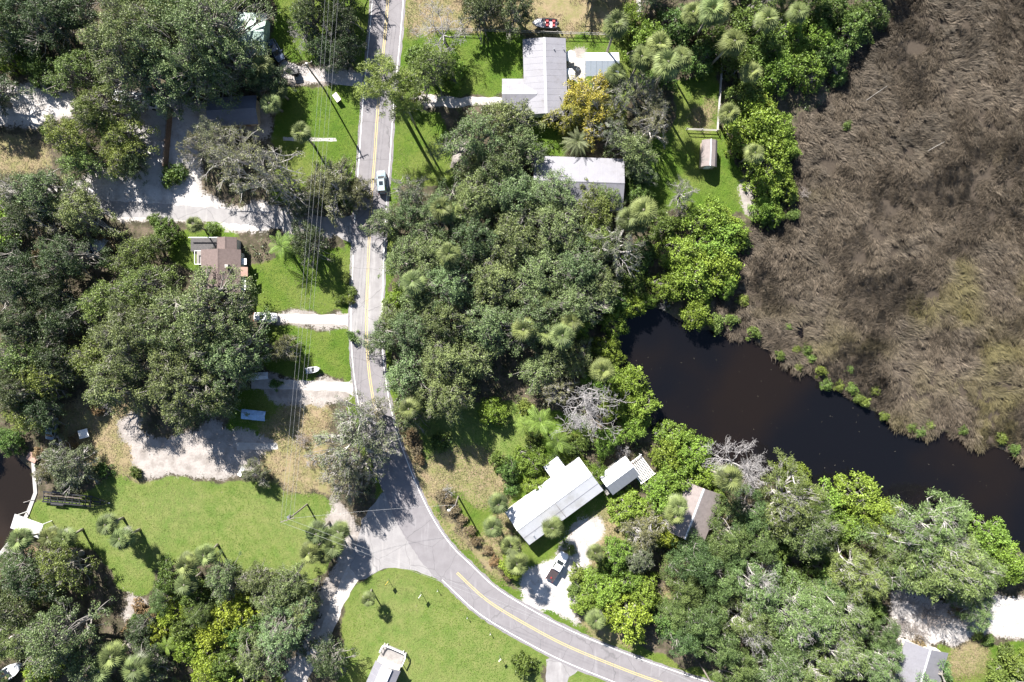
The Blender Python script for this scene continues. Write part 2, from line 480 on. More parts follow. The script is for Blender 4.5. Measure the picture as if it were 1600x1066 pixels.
bump_n(nt, math_n(nt, 'ADD', nf, math_n(nt, 'MULTIPLY', nx_, 0.5)), 0.7, 0.12, p)
tag(obj('ground', gme, m), kind='structure')

# water: nearly black, tea-stained, still
def mat_water(name, deep, shallow, ripple):
    m, N, L, p = new_mat(name); nt = m.node_tree
    c = pos_n(nt)
    f = noise(nt, 0.03, 3, 0.5, c)
    L.new(mixc(nt, smooth_n(nt, f, 0.45, 0.7), deep, shallow), p.inputs['Base Color'])
    p.inputs['Roughness'].default_value = 0.08; p.inputs['IOR'].default_value = 1.33
    bump_n(nt, noise(nt, 1.6, 3, 0.6, c), ripple, 0.05, p)
    return m
def sheet(name, poly, z, mat, sub=None):
    return obj(name, MB().add([(*W(*q), z) for q in poly], [tuple(range(len(poly)-1, -1, -1))]), mat)
WATER = mat_water('creek_water', (0.0040,0.0042,0.0056), (0.0085,0.0062,0.0052), 0.10)
tag(sheet('creek_water', [(930,470),(2100,470),(2100,1180),(1500,1000),(1100,760),(930,620)], -0.55, WATER), kind='structure')
CWATER = mat_water('canal_water', (0.012,0.009,0.007), (0.03,0.022,0.017), 0.5)
tag(sheet('canal_water', [(-420,690),(60,690),(60,890),(-420,910)], -0.5, CWATER), kind='structure')

# ------------------------------------------------------------------ roads
def catmull(pts, n=10):
    out = []; P = [pts[0]] + list(pts) + [pts[-1]]
    for i in range(1, len(P)-2):
        p0, p1, p2, p3 = [np.array(q, float) for q in P[i-1:i+3]]
        for k in range(n):
            t = k/n
            out.append(0.5*((2*p1)+(-p0+p2)*t+(2*p0-5*p1+4*p2-p3)*t*t+(-p0+3*p1-3*p2+p3)*t**3))
    out.append(np.array(pts[-1], float))
    return np.array(out)
def strip(center, off0, off1, z, jit=0.0, i0=0, i1=None, seed=1, zt=None):
    """a ribbon between two offsets (metres, + is to the right of travel)"""
    c = np.array([W(*q) for q in center])
    d = np.gradient(c, axis=0); d /= np.linalg.norm(d, axis=1)[:,None]
    nrm = np.stack([d[:,1], -d[:,0]], -1)
    r = np.random.RandomState(seed)
    a = c + nrm*(off0 + (r.rand(len(c))-.5)*jit)[:,None] if jit else c + nrm*off0
    b = c + nrm*(off1 + (r.rand(len(c))-.5)*jit)[:,None] if jit else c + nrm*off1
    a = a[i0:i1]; b = b[i0:i1]; n = len(a)
    v = np.concatenate([np.c_[a, np.full(n, z)], np.c_[b, np.full(n, z)]])
    f = np.array([(i, n+i, n+i+1, i+1) for i in range(n-1)])
    return v, f
CL = [(622,-340),(614,-120),(606,0),(600,70),(591,162),(585,250),(581,300),(577,370),(575,420),(573,480),(573,533),(577,583),(585,633),(597,682),(611,722),(628,765),(648,808),(670,845),(694,876),(714,895),(756,934),(800,963),(875,1004),(950,1036),(1025,1064),(1150,1104),(1400,1170),(1900,1300)]
CLs = catmull(CL, 10)
def mat_asphalt(name, a, b, pale, pale_lo=0.56):
    m, N, L, p = new_mat(name); nt = m.node_tree
    c = pos_n(nt)
    f = noise(nt, 0.6, 5, 0.65, c); g = noise(nt, 12, 3, 0.7, c)
    col = mixc(nt, smooth_n(nt, f, 0.3, 0.7), a, b)
    col = mixc(nt, math_n(nt, 'MULTIPLY', smooth_n(nt, g, 0.3, 0.8), 0.35), col, tuple(x*0.6 for x in a))
    mp = N.new('ShaderNodeMapping'); mp.inputs['Scale'].default_value = (1.2, 0.12, 1); L.new(c, mp.inputs[0])
    st = noise(nt, 1.0, 4, 0.6, mp.outputs[0])
    col = mixc(nt, math_n(nt, 'MULTIPLY', smooth_n(nt, st, pale_lo, 0.75), 0.5), col, pale)
    v = N.new('ShaderNodeTexVoronoi'); v.feature = 'DISTANCE_TO_EDGE'; v.inputs['Scale'].default_value = 0.16
    wv = N.new('ShaderNodeVectorMath'); wv.operation = 'ADD'
    nc = N.new('ShaderNodeTexNoise'); nc.inputs['Scale'].default_value = 0.5; L.new(c, nc.inputs[0])
    L.new(c, wv.inputs[0]); L.new(nc.outputs['Color'], wv.inputs[1]); L.new(wv.outputs[0], v.inputs['Vector'])
    crack = N.new('ShaderNodeMapRange'); L.new(v.outputs['Distance'], crack.inputs[0])
    crack.inputs[1].default_value = 0.0; crack.inputs[2].default_value = 0.012; crack.inputs[3].default_value = 0.45; crack.inputs[4].default_value = 0.0
    col = mixc(nt, crack.outputs[0], col, (0.05,0.05,0.05))
    L.new(col, p.inputs['Base Color']); p.inputs['Roughness'].default_value = 0.9
    bump_n(nt, g, 0.3, 0.01, p)
    return m
ASPHALT = mat_asphalt('asphalt', (0.165,0.154,0.160), (0.195,0.184,0.190), (0.25,0.24,0.245))
OLD_ASPHALT = mat_asphalt('bleached_asphalt', (0.20,0.19,0.19), (0.25,0.24,0.24), (0.34,0.33,0.32), 0.45)
def mat_line(name, col, under):
    m, N, L, p = new_mat(name); nt = m.node_tree
    f = noise(nt, 3.5, 5, 0.75, pos_n(nt)); b = noise(nt, 0.3, 3, 0.6, pos_n(nt))
    k = math_n(nt, 'ADD', math_n(nt, 'MULTIPLY', f, 0.6), math_n(nt, 'MULTIPLY', b, 0.4))
    L.new(mixc(nt, smooth_n(nt, k, 0.5, 0.68), col, under), p.inputs['Base Color']); p.inputs['Roughness'].default_value = 0.8
    return m
WLINE = mat_line('white_road_paint', (0.66,0.65,0.62), (0.22,0.21,0.21))
YLINE = mat_line('yellow_road_paint', (0.46,0.36,0.14), (0.24,0.21,0.18))
def cat_strips(lst):
    vs, fs, o = [], [], 0
    for v, f in lst:
        vs.append(v); fs.append(f+o); o += len(v)
    return np.concatenate(vs), np.concatenate(fs)
def idx_near(px, py):
    return int(np.argmin(((CLs-np.array([px,py]))**2).sum(1)))
tag(obj('asphalt_road', np_mesh('asphalt_road', *strip(CLs, -3.55, 3.55, 0.014, 0.22)), ASPHALT), kind='structure')
a, b = idx_near(577,375), idx_near(573,525)
tag(obj('worn_road_surface', np_mesh('worn_road_surface', *strip(CLs, -3.35, 3.40, 0.018, 0.3, a, b, 5)), OLD_ASPHALT), kind='structure')
g0, g1 = idx_near(606,710), idx_near(696,878)
j0, j1 = idx_near(581,340), idx_near(576,400)
white = [strip(CLs, -3.08, -2.93, 0.022), strip(CLs, 2.93, 3.08, 0.022, 0, 0, j0+2), strip(CLs, 2.93, 3.08, 0.022, 0, j1, idx_near(590,665)), strip(CLs, 2.93, 3.08, 0.022, 0, g1+6, None)]
wo = obj('white_edge_line', np_mesh('white_edge_line', *cat_strips(white)), WLINE); tag(wo, kind='structure')
yl = []
for s in (-0.17, 0.17):
    yl += [strip(CLs, s-0.065, s+0.065, 0.022, 0, 0, g0+1), strip(CLs, s-0.065, s+0.065, 0.022, 0, idx_near(714,895), None)]
tag(obj('yellow_centre_line', np_mesh('yellow_centre_line', *cat_strips(yl)), YLINE), kind='structure')

def rough_poly(poly, amp=3.0, step=9.0, seed=0):
    r = np.random.RandomState(seed); out = []
    n = len(poly)
    for i in range(n):
        a = np.array(poly[i], float); b = np.array(poly[(i+1) % n], float)
        k = max(1, int(np.linalg.norm(b-a)/step))
        for j in range(k):
            q = a+(b-a)*j/k
            out.append(tuple(q+(r.rand(2)-.5)*amp))
    return out
PAVED = []
def patch(name, poly, z, mat, amp=3.0, seed=0):
    PAVED.append(poly)
    return tag(sheet(name, rough_poly(poly, amp, 9, seed), z, mat), kind='structure')
PALE_STREET = mat_asphalt('pale_street', (0.215,0.205,0.205), (0.26,0.25,0.247), (0.33,0.315,0.30), 0.5)
GRAVEL = mat_plain('pale_gravel', (0.36,0.335,0.315), 0.95, 0.2, 1.2, stain=(0.33,0.29,0.25))
patch('side_street', [(-420,288),(60,303),(150,312),(240,318),(330,324),(430,333),(520,340),(548,338),(560,330),(560,388),(546,380),(525,366),(430,356),(330,346),(240,341),(150,336),(60,328),(-420,318)], 0.006, PALE_STREET, 3, 3)
patch('junction_apron', [(598,768),(618,770),(640,815),(668,855),(705,900),(690,905),(640,890),(598,888),(560,908),(545,880),(556,850),(566,812)], 0.008, PALE_STREET, 4, 5)
patch('sandy_lane', [(560,905),(545,882),(520,930),(505,975),(482,1015),(440,1062),(395,1110),(440,1112),(478,1066),(510,1022),(526,968),(545,935)], 0.006, GRAVEL, 6, 6)
patch('concrete_driveway', [(434,490),(540,492),(552,486),(552,516),(540,508),(434,504)], 0.007, GRAVEL, 2, 7)
patch('pale_driveway', [(392,591),(545,597),(553,588),(558,622),(540,612),(392,607)], 0.007, GRAVEL, 2, 8)
patch('concrete_slab', [(370,692),(433,693),(434,702),(370,703)], 0.010, CONCRETE, 2, 9)
patch('gravel_driveway', [(440,93),(470,104),(560,115),(574,105),(572,142),(560,134),(470,126),(440,120)], 0.006, GRAVEL, 4, 10)
patch('house_driveway', [(622,140),(635,144),(710,153),(800,150),(800,160),(712,168),(630,160),(618,168)], 0.006, GRAVEL, 4, 11)
patch('roadside_driveway', [(854,1030),(866,1026),(905,1046),(890,1058),(878,1085),(870,1160),(850,1160),(853,1066)], 0.007, OLD_ASPHALT, 2, 12)
patch('garden_walk', [(442,214),(525,216),(526,221),(442,220)], 0.008, CONCRETE, 1, 13)
patch('patio_slab', [(888,90),(914,91),(914,122),(888,120)], 0.008, CONCRETE, 1, 14)
patch('yard_walk', [(997,-120),(1004,-120),(1001,28),(994,28)], 0.008, CONCRETE, 1, 15)

# ------------------------------------------------------------------ marsh and grass (uncountable: one object each)
def samp(a, px, py):
    """look a painted map up at sheet positions"""
    i = np.clip(((py-G0Y)/GS).astype(int), 0, a.shape[0]-1); j = np.clip(((px-G0X)/GS).astype(int), 0, a.shape[1]-1)
    return a[i, j]
def blades(name, px, py, z0, ang, length, width, lift, tint, tint2, lv, mat, label=None, cat=None):
    n = len(px)
    bx = (px-800)/S; by = (533-py)/S
    dx, dy = np.cos(ang), np.sin(ang)
    hx, hy = -dy*width/2, dx*width/2
    v = np.zeros((n, 4, 3))
    v[:,0] = np.stack([bx-hx*.6, by-hy*.6, z0], -1)
    v[:,1] = np.stack([bx+dx*length*.55+hx, by+dy*length*.55+hy, z0+lift*.8], -1)
    v[:,2] = np.stack([bx+dx*length, by+dy*length, z0+lift], -1)
    v[:,3] = np.stack([bx+dx*length*.55-hx, by+dy*length*.55-hy, z0+lift*.8], -1)
    f = np.arange(n*4).reshape(n, 4)
    me = np_mesh(name, v.reshape(-1,3), f, {'tint': tint, 'tint2': tint2, 'leafv': lv})
    return tag(obj(name, me, mat), label, cat, None, 'stuff')
def rand_in(n, x0, x1, y0, y1, r):
    return x0+(x1-x0)*r.rand(n), y0+(y1-y0)*r.rand(n)
r = np.random.RandomState(21)
# tufts: blades that spring from one root and are combed the same way
tx, ty = rand_in(30000, 1100, 1790, -110, 790, r)
ok = (samp(marsh_m, tx, ty) > 0.42) & (samp(creek_m, tx, ty) < 0.35)
tx, ty = tx[ok], ty[ok]
den = vnoise(tx, ty, 9, 31)*.5 + vnoise(tx, ty, 19, 32)*.35 + vnoise(tx, ty, 50, 30)*.15
ok = den > .30 + .12*r.rand(len(tx))
tx, ty, den = tx[ok], ty[ok], den[ok]; nt_ = len(tx)
nb_ = 27
tflow = vnoise(tx, ty, 75, 33)*4.6 + vnoise(tx, ty, 30, 34)*2.6 + vnoise(tx, ty, 11, 36)*1.2 + .2 + r.randn(nt_)*.3
tl = .8 + .9*r.rand(nt_); tlift = (.35+.75*r.rand(nt_))*(.35+den)
ttn = np.clip(vnoise(tx, ty, 44, 38)*.45 + vnoise(tx, ty, 12, 39)*.45 + .45*r.rand(nt_) - .30 + (ty-150)/2200, 0, 1)
ti = np.repeat(np.arange(nt_), nb_); n = len(ti)
px = tx[ti]+r.randn(n)*2.2; py = ty[ti]+r.randn(n)*2.2
ang = tflow[ti]+r.randn(n)*.38
yel = np.clip((vnoise(px, py, 60, 35)-0.5)*2.2 + (px-1450)/480 + (py-360)/480 - 0.35, 0, 1)*np.clip(0.35+1.3*(vnoise(px, py, 26, 37)-.25), 0, 1)
tn = np.clip(ttn[ti]+r.randn(n)*.14, 0, 1)
MARSHM = mat_blades('marsh_grass', (0.032,0.026,0.018), (0.116,0.093,0.068), (0.100,0.088,0.032))
blades('marsh_grass', px, py, np.full(n, -0.34), ang, tl[ti]*(.6+.6*r.rand(n)), 0.05+0.06*r.rand(n), tlift[ti]*(.5+.7*r.rand(n)), tn, yel*0.75, r.rand(n), MARSHM,
       'brown wind-combed marsh grass beside the dark creek', 'marsh grass')
# lawn grass
px, py = rand_in(900000, -120, 1720, -110, 1180, r)
RD = CLs[(CLs[:,1] > -130) & (CLs[:,1] < 1200)][::2]
road_m = np.zeros(GX.shape)
for q in RD:
    road_m = np.maximum(road_m, ((GX-q[0])**2+(GY-q[1])**2 < 29.5**2).astype(float))
paved_m = np.maximum.reduce([inside(q, GX, GY).astype(float) for q in PAVED])
ok = (samp(paved_m, px, py) < .5) & (samp(lawn_m, px, py) > 0.6) & (samp(sand_m, px, py) < 0.3) & (samp(road_m, px, py) < 0.5)
lx, ly = px[ok], py[ok]
LAWNM = mat_blades('lawn_grass', (0.050,0.106,0.009), (0.100,0.152,0.020), (0.168,0.182,0.062))
n = len(lx)
t1 = np.clip(vnoise(lx, ly, 48, 41)*0.9+vnoise(lx, ly, 14, 42)*0.7-0.3+.10*np.sin((lx*.5+ly*.86)*.55+vnoise(lx, ly, 60, 49)*5)+r.randn(n)*.12, 0, 1)
t2 = np.clip((vnoise(lx, ly, 70, 43)-0.5)*2.6+(vnoise(lx, ly, 9, 44)-.5)*1.2+samp(pale_m, lx, ly)*.55, 0, 1)*0.75
blades('lawn_grass', lx, ly, np.full(n, 0.0), r.rand(n)*2*PI, 0.10+0.16*r.rand(n), 0.05+0.05*r.rand(n), 0.03+0.07*r.rand(n), t1, t2, r.rand(n), LAWNM,
       'short green mown grass of the yards and verges', 'grass')
# rough dry grass and weeds
ok = (samp(paved_m, px, py) < .5) & (samp(dry_m, px, py) > 0.35) & (samp(sand_m, px, py) < 0.5) & (samp(road_m, px, py) < 0.5) & (vnoise(px, py, 15, 45) > 0.3)
dx_, dy_ = px[ok], py[ok]; n = len(dx_)
DRYM = mat_blades('rough_grass', (0.215,0.172,0.105), (0.135,0.145,0.05), (0.17,0.11,0.07))
blades('rough_grass', dx_, dy_, np.full(n, 0.0), r.rand(n)*2*PI, 0.15+0.25*r.rand(n), 0.04+0.05*r.rand(n), 0.06+0.22*r.rand(n),
       np.clip(vnoise(dx_, dy_, 30, 46)*1.4-.35+r.randn(n)*.2, 0, 1), (vnoise(dx_, dy_, 22, 47) > 0.72)*0.5, r.rand(n), DRYM,
       'tan and olive rough grass and dry weeds on open ground', 'dry grass')

# ------------------------------------------------------------------ vegetation builders
def leaf_cloud(r, C, CR, nl, ll, lw, flat=0.8, up=0.35, inner=0.45, align=0.75, mossf=0.0, droop=0.0, cv=None, stretch=None, spread=0.0):
    """leaf-sized kites spread through clumps C with radii CR"""
    k = len(C)
    cnt = np.maximum(8, (nl*(CR/CR.mean())**2).astype(int))
    ci = np.repeat(np.arange(k), cnt); n = len(ci)
    d = r.randn(n, 3); gl = np.linalg.norm(d, axis=1); d /= gl[:,None]
    an = 1+spread*(r.rand(k,3)-.5)*1.6
    flip = (d[:,2] < 0) & (r.rand(n) < 0.7); d[flip,2] *= -1
    rad = inner+(1-inner)*r.rand(n)**0.6
    rad = rad*(1-spread)+spread*gl*.62
    P = C[ci] + d*(CR[ci]*rad)[:,None]*np.array([1,1,flat])*an[ci]
    if stretch is not None: P += stretch[ci]*r.rand(n)[:,None]
    nm = d*align + r.randn(n,3)*(1-align)*1.3 + np.array([0,0,up]); nm /= np.linalg.norm(nm, axis=1)[:,None]
    t = r.randn(n,3); t[:,2] -= droop; t -= nm*(t*nm).sum(1)[:,None]; t /= np.linalg.norm(t, axis=1)[:,None]
    b = np.cross(nm, t)
    s = (0.7+0.6*r.rand(n))[:,None]
    v = np.zeros((n,4,3))
    v[:,0] = P - t*ll*.5*s; v[:,1] = P + b*lw*.5*s; v[:,2] = P + t*ll*.5*s; v[:,3] = P - b*lw*.5*s
    cvv = (r.rand(k) if cv is None else cv)[ci]
    lv = np.clip(0.42*cvv+0.58*r.rand(n), 0, 1)
    ms = (r.rand(n) < mossf*(0.3+1.6*((cvv*7.3) % 1)))*(0.5+0.5*r.rand(n))
    return v.reshape(-1,3), lv, ms
def leaf_mesh(name, parts):
    v = np.concatenate([q[0] for q in parts]); lv = np.concatenate([q[1] for q in parts]); ms = np.concatenate([q[2] for q in parts])
    me = np_mesh(name, v, np.arange(len(v)).reshape(-1,4), {'leafv': lv, 'moss': ms})
    me.materials.append(LEAF)
    return me
def curve(a, b, r, sag=0.12, n=4, rise=0.0):
    a = Vector(a); b = Vector(b); L = (b-a).length
    j = Vector((r.randn()*sag*L*.5, r.randn()*sag*L*.5, rise*L))
    return [a*(1-t)+b*t+j*math.sin(PI*t)+Vector(r.randn(3)*0.02*L)*(0 if t in (0,1) else 1) for t in [i/n for i in range(n+1)]]
def broad_proto(name, seed, R, H, zb, cr, dens, ll, lw, nl, bark, dome=(2.0,0.55), drop=0.3, mossf=0.06, lobes=0.2, twig=0.0, flat=0.8, up=0.35, align=0.30, gap=0.0, hole=0.0, trunk_r=None, sides=5, droop=0.0, stretch=0.0, spread=0.75):
    r = np.random.RandomState(seed)
    ph = r.rand(4)*2*PI
    kf = lambda t: 1+lobes*(0.9*np.sin(2*t+ph[0])+0.7*np.sin(3*t+ph[1])+0.6*np.sin(5*t+ph[2])+0.5*np.sin(7*t+ph[3]))*0.6
    C = []; tries = 0
    want = int(dens*(R/cr)**2); CA = np.zeros((want+1, 3))
    while len(C) < want and tries < want*14:
        tries += 1
        t = r.rand()*2*PI; u = math.sqrt(r.rand()); Rk = R*kf(t)-cr*0.5
        x, y = Rk*u*math.cos(t), Rk*u*math.sin(t)
        if hole and math.sin(x*0.9/R*4+ph[0])+math.sin(y*0.9/R*4+ph[1]) > 2-hole*2: continue
        zt = zb+(H-zb)*max(0.0, 1-u**dome[0])**dome[1]
        z = zt-(H-zb)*drop*r.rand()**1.6 + (r.rand()-.5)*cr*0.8
        if len(C) and (((CA[:len(C)]-(x,y,z))**2).sum(1) < (cr*(0.62+gap))**2).any(): continue
        C.append((x,y,max(z, cr*0.4))); CA[len(C)-1] = C[-1]
    C = np.array(C); k = len(C)
    CR = cr*(0.65+0.7*r.rand(k))
    # limbs: a few main limbs that fork to the clumps
    tr = trunk_r or 0.045*H+0.02*R
    fork = Vector((r.randn()*0.03*R, r.randn()*0.03*R, zb*0.55 if zb > 1 else 0.3))
    mb = MB()
    mb.tube([(0,0,-0.15),(0,0,0.15),tuple(fork*0.5),tuple(fork)], [tr*1.5,tr*1.15,tr,tr*.9], 8)
    ns = max(4, min(9, k//6))
    ang = np.arctan2(C[:,1], C[:,0])+PI; sec = ((ang/(2*PI))*ns).astype(int) % ns
    twv = []
    for s in range(ns):
        ids = np.where(sec == s)[0]
        if not len(ids): continue
        mid = Vector(C[ids].mean(0)); mid.z -= 0.12*H
        main = curve(fork, mid, r, 0.10, 4, -0.05)
        mb.tube(main, [tr*.62,tr*.52,tr*.44,tr*.38,tr*.3], sides)
        for i in ids:
            st = main[2+r.randint(3)]
            en = Vector(C[i]); en.z += CR[i]*(0.15+0.5*twig)
            cu = curve(st, en, r, 0.18, 3, -0.04)
            mb.tube(cu, [tr*.26,tr*.19,tr*.13,tr*.05], 4, False)
            if twig and r.rand() < twig:
                for q in range(6):
                    d = Vector(r.randn(3)); d.z = abs(d.z)*0.6+0.25; d.normalize()
                    e = en+d*CR[i]*(0.8+0.7*r.rand())
                    mb.tube(curve(cu[2], e, r, 0.2, 2), [tr*.09+.012,tr*.06+.012,.012], 3, False)
    st = None
    if stretch:
        st = np.stack([C[:,0]/R*stretch*cr, C[:,1]/R*stretch*cr, -0.15*np.ones(k)*cr], -1)
    me = leaf_mesh(name+'_crown', [leaf_cloud(r, C, CR, nl, ll, lw, flat, up, 0.4, align, mossf, droop, None, st, spread)])
    tm = mb.mesh(name+'_trunk', True); tm.materials.append(bark)
    return (tm, me, R, H)
def fan_palm_proto(name, seed, H, nf=30, crown_r=2.5, lean=0.4):
    r = np.random.RandomState(seed)
    top = np.array([lean*r.randn()*0.7, lean*r.randn()*0.7, H])
    mb = MB()
    mb.tube([(0,0,-.1),(top[0]*.2,top[1]*.2,H*.3),(top[0]*.55,top[1]*.55,H*.65),tuple(top)], [.30,.20,.18,.19], 9)
    for i in range(16):                       # old boots below the crown
        a = i*2.4; z = H-0.2-0.07*i
        q = Vector((top[0]+.17*math.cos(a), top[1]+.17*math.sin(a), z))
        mb.tube([q, q+Vector((.14*math.cos(a), .14*math.sin(a), .22))], [.06,.03], 4)
    V, LV, MS = [], [], []
    for i in range(nf):
        a = i*2.39996+r.randn()*.15; e = math.radians(40-84*(i/nf)+r.randn()*8)
        d = np.array([math.cos(a)*math.cos(e), math.sin(a)*math.cos(e), math.sin(e)])
        pl = crown_r*(0.03+0.44*(i/nf)**.7+0.08*r.rand()); base = top+d*0.1
        hub = base+d*pl+np.array([0,0,-0.05*pl])
        side = np.cross(d, [0,0,1.0]); side /= max(1e-6, np.linalg.norm(side)); nrm = np.cross(side, d)
        V.append([base+side*.03, hub+side*.02, hub-side*.02, base-side*.03]); LV.append(.45); MS.append(0)
        val = r.rand(); dead = 1.0 if (e < math.radians(-34) and r.rand() < .75) else 0.0
        nlf = 14; bl = crown_r*(0.50+0.1*r.rand())
        for j in range(nlf):
            s = -1+2*j/(nlf-1); th = s*(1.9 if i < nf*.35 else 1.35)
            ld = d*math.cos(th)+side*math.sin(th)+nrm*(-0.16*abs(s))
            lw = np.cross(ld, nrm); lw /= np.linalg.norm(lw)
            L_ = bl*(1-0.25*abs(s)**2)*(0.9+.2*r.rand())
            mid = hub+ld*L_*.5+nrm*.03; tip = hub+ld*L_+np.array([0,0,-0.22*L_*(1-.5*max(0,math.sin(e)))])
            V.append([hub, mid+lw*.085+nrm*.02*(-1)**j, tip, mid-lw*.085]); LV.append(np.clip(.8*val+.2*r.rand(),0,1)); MS.append(dead*.9)
    V = np.array(V)
    me = np_mesh(name+'_crown', V.reshape(-1,3), np.arange(len(V)*4).reshape(-1,4), {'leafv': np.array(LV), 'moss': np.array(MS)})
    me.materials.append(PALM_LEAF)
    tm = mb.mesh(name+'_trunk', True); tm.materials.append(PALM_BARK)
    return (tm, me, crown_r, H)
def feather_palm_proto(name, seed, H, nf=28, fl=3.2, lflen=0.5, npair=26, up0=80, dn=-35, tr=.25):
    r = np.random.RandomState(seed)
    mb = MB(); mb.tube([(0,0,-.1),(0,0,H*.5),(0.05,0,H)], [tr*1.25,tr,tr*.9], 9)
    V, LV, MS = [], [], []
    for i in range(nf):
        a = i*2.39996+r.randn()*.1; e = math.radians(up0-(up0-dn)*(i/nf)**.85+r.randn()*5)
        h = np.array([math.cos(a), math.sin(a), 0.0]); side = np.array([-h[1], h[0], 0.0])
        L_ = fl*(.85+.3*r.rand()); p = np.array([0,0,H]); val = r.rand(); ee = e
        for s in range(npair):
            q = p+(h*math.cos(ee)+np.array([0,0,math.sin(ee)]))*L_/npair
            dr = (q-p)/np.linalg.norm(q-p); nr = np.cross(side, dr)
            V.append([p+side*.035, q+side*.03, q-side*.03, p-side*.035]); LV.append(.7); MS.append(.15)
            if s > 2:
                k = lflen*math.sin(PI*(0.12+0.83*s/npair))
                for sg in (-1,1):
                    ld = side*sg*.86+dr*.5-np.abs(nr)*0+np.array([0,0,-.22]); w = dr*.035
                    V.append([p, p+ld*k*.5+w, p+ld*k, p+ld*k*.5-w]); LV.append(np.clip(.4*val+.6*r.rand(),0,1)); MS.append(0)
            p = q; ee -= (1.35/npair)*(1 if e > 0 else .6)
    V = np.array(V)
    me = np_mesh(name+'_crown', V.reshape(-1,3), np.arange(len(V)*4).reshape(-1,4), {'leafv': np.array(LV), 'moss': np.array(MS)})
    me.materials.append(PALM_LEAF)
    tm = mb.mesh(name+'_trunk', True); tm.materials.append(PALM_BARK)
    return (tm, me, fl, H)
def bare_proto(name, seed, R, H, bark, levels=5, tr=.22, nmain=6, zb=.35):
    r = np.random.RandomState(seed); tb, cb = MB(), MB()
    fork = Vector((r.randn()*.1, r.randn()*.1, H*zb))
    tb.tube([(0,0,-.1),(0,0,fork.z*.5),fork], [tr*1.2,tr,tr*.9], 7)
    def grow(p, d, L, rad, lv):
        mb = cb
        q = [p]; dd = d.copy()
        for s in range(3):
            dd = (dd+Vector(r.randn(3))*.22+Vector((0,0,.06))).normalized()
            q.append(q[-1]+dd*L/3)
        mb.tube(q, [rad, rad*.85, rad*.7, rad*.5], 5 if lv < 2 else 3, False)
        if lv >= levels: return
        for c in range(3 if lv < 3 else 2+(r.rand() < .5)):
            st = q[1+r.randint(3)] if c else q[-1]
            nd = (dd+Vector(r.randn(3))*.75+Vector((dd.x,dd.y,0))*.15).normalized()
            if nd.z < -.15: nd.z = -.1
            grow(st, nd.normalized(), L*(.58+.2*r.rand()), max(.020, rad*.60), lv+1)
    for i in range(nmain):
        a = 2*PI*i/nmain+r.randn()*.3; e = .35+.5*r.rand()
        grow(fork, Vector((math.cos(a)*math.cos(e), math.sin(a)*math.cos(e), math.sin(e))), R*.42*(.8+.4*r.rand()), tr*.5, 1)
    tm = tb.mesh(name+'_trunk', True); tm.materials.append(bark)
    cm = cb.mesh(name+'_branches', True); cm.materials.append(bark)
    return (tm, cm, R, H)
def pine_proto(name, seed, H, R):
    r = np.random.RandomState(seed); mb = MB()
    mb.tube([(0,0,-.1),(.1,0,H*.4),(.0,.15,H*.75),(0,.1,H)], [.30,.24,.17,.06], 8)
    C = []
    for i in range(34):
        z = H*(.62+.38*(i/34)); a = i*2.4+r.randn()*.4; rr = R*(1.05-.8*((z/H-.62)/.38)**1.5)*(.45+.6*r.rand())
        e = Vector((rr*math.cos(a), rr*math.sin(a), z+.5*r.rand()))
        cu = curve((0,0.1,z-.6), e, r, .1, 3); mb.tube(cu, [.06,.045,.03,.015], 4, False)
        C += [tuple(e), tuple(cu[2]+Vector(r.randn(3))*.3)]
    C = np.array(C); CR = .42+.35*r.rand(len(C))
    me = leaf_mesh(name+'_crown', [leaf_cloud(r, C, CR*1.25, 130, .42, .07, .8, .1, .1, .2, .02)])
    tm = mb.mesh(name+'_trunk', True); tm.materials.append(BARK)
    return (tm, me, R, H)

PROTO = {}
PROTO['oak_s'] = [broad_proto('oak_s%d'%i, 100+i, 4.6, 8.3, 3.3, 0.58, 1.8, .24, .14, 78, BARK, mossf=.08, twig=.22, lobes=.4, drop=.42, gap=.1) for i in range(3)]
PROTO['oak_m'] = [broad_proto('oak_m%d'%i, 110+i, 6.6, 11.5, 4.8, 0.64, 1.8, .25, .15, 82, BARK, mossf=.10, twig=.22, lobes=.42, drop=.42, gap=.1) for i in range(4)]
PROTO['oak_l'] = [broad_proto('oak_l%d'%i, 120+i, 10.0, 15, 6.0, 0.74, 1.8, .26, .15, 95, BARK, mossf=.10, twig=.22, lobes=.42, hole=.12, drop=.42, gap=.1) for i in range(3)]
PROTO['sparse'] = [broad_proto('sparse%d'%i, 130+i, 6.8, 12, 4.5, 0.62, 0.80, .25, .13, 52, BARK_GREY, mossf=.14, twig=.7, lobes=.5, gap=.15, trunk_r=.44) for i in range(3)]
PROTO['loose'] = [broad_proto('loose%d'%i, 135+i, 5.0, 7.0, 2.2, 0.5, 1.9, .22, .12, 75, BARK_GREY, mossf=.05, twig=.4, lobes=.45, gap=.1, drop=.5) for i in range(2)]
PROTO['bush'] = [broad_proto('bush%d'%i, 140+i, 3.6, 4.5, 0.7, 0.46, 2.0, .28, .15, 62, BARK, drop=.5, gap=.08, mossf=.0, lobes=.35, dome=(2.2,.6)) for i in range(4)]
PROTO['small_bush'] = [broad_proto('small_bush%d'%i, 150+i, 1.6, 1.8, 0.3, 0.42, 2.3, .26, .15, 60, BARK, drop=.5, mossf=.0, lobes=.4) for i in range(3)]
PROTO['puff'] = [broad_proto('puff%d'%i, 160+i, 4.6, 8.0, 2.4, 0.92, 1.9, .38, .08, 260, BARK, drop=.55, mossf=.0, lobes=.4, flat=1.0, up=.2, align=.35, gap=.18, spread=.3) for i in range(3)]
PROTO['feather'] = [broad_proto('feather%d'%i, 170+i, 5.6, 9.0, 3.0, 0.75, 1.8, .50, .075, 170, BARK_GREY, drop=.5, mossf=.06, twig=.45, lobes=.45, gap=.18, align=.3, up=.15, stretch=.9) for i in range(4)]
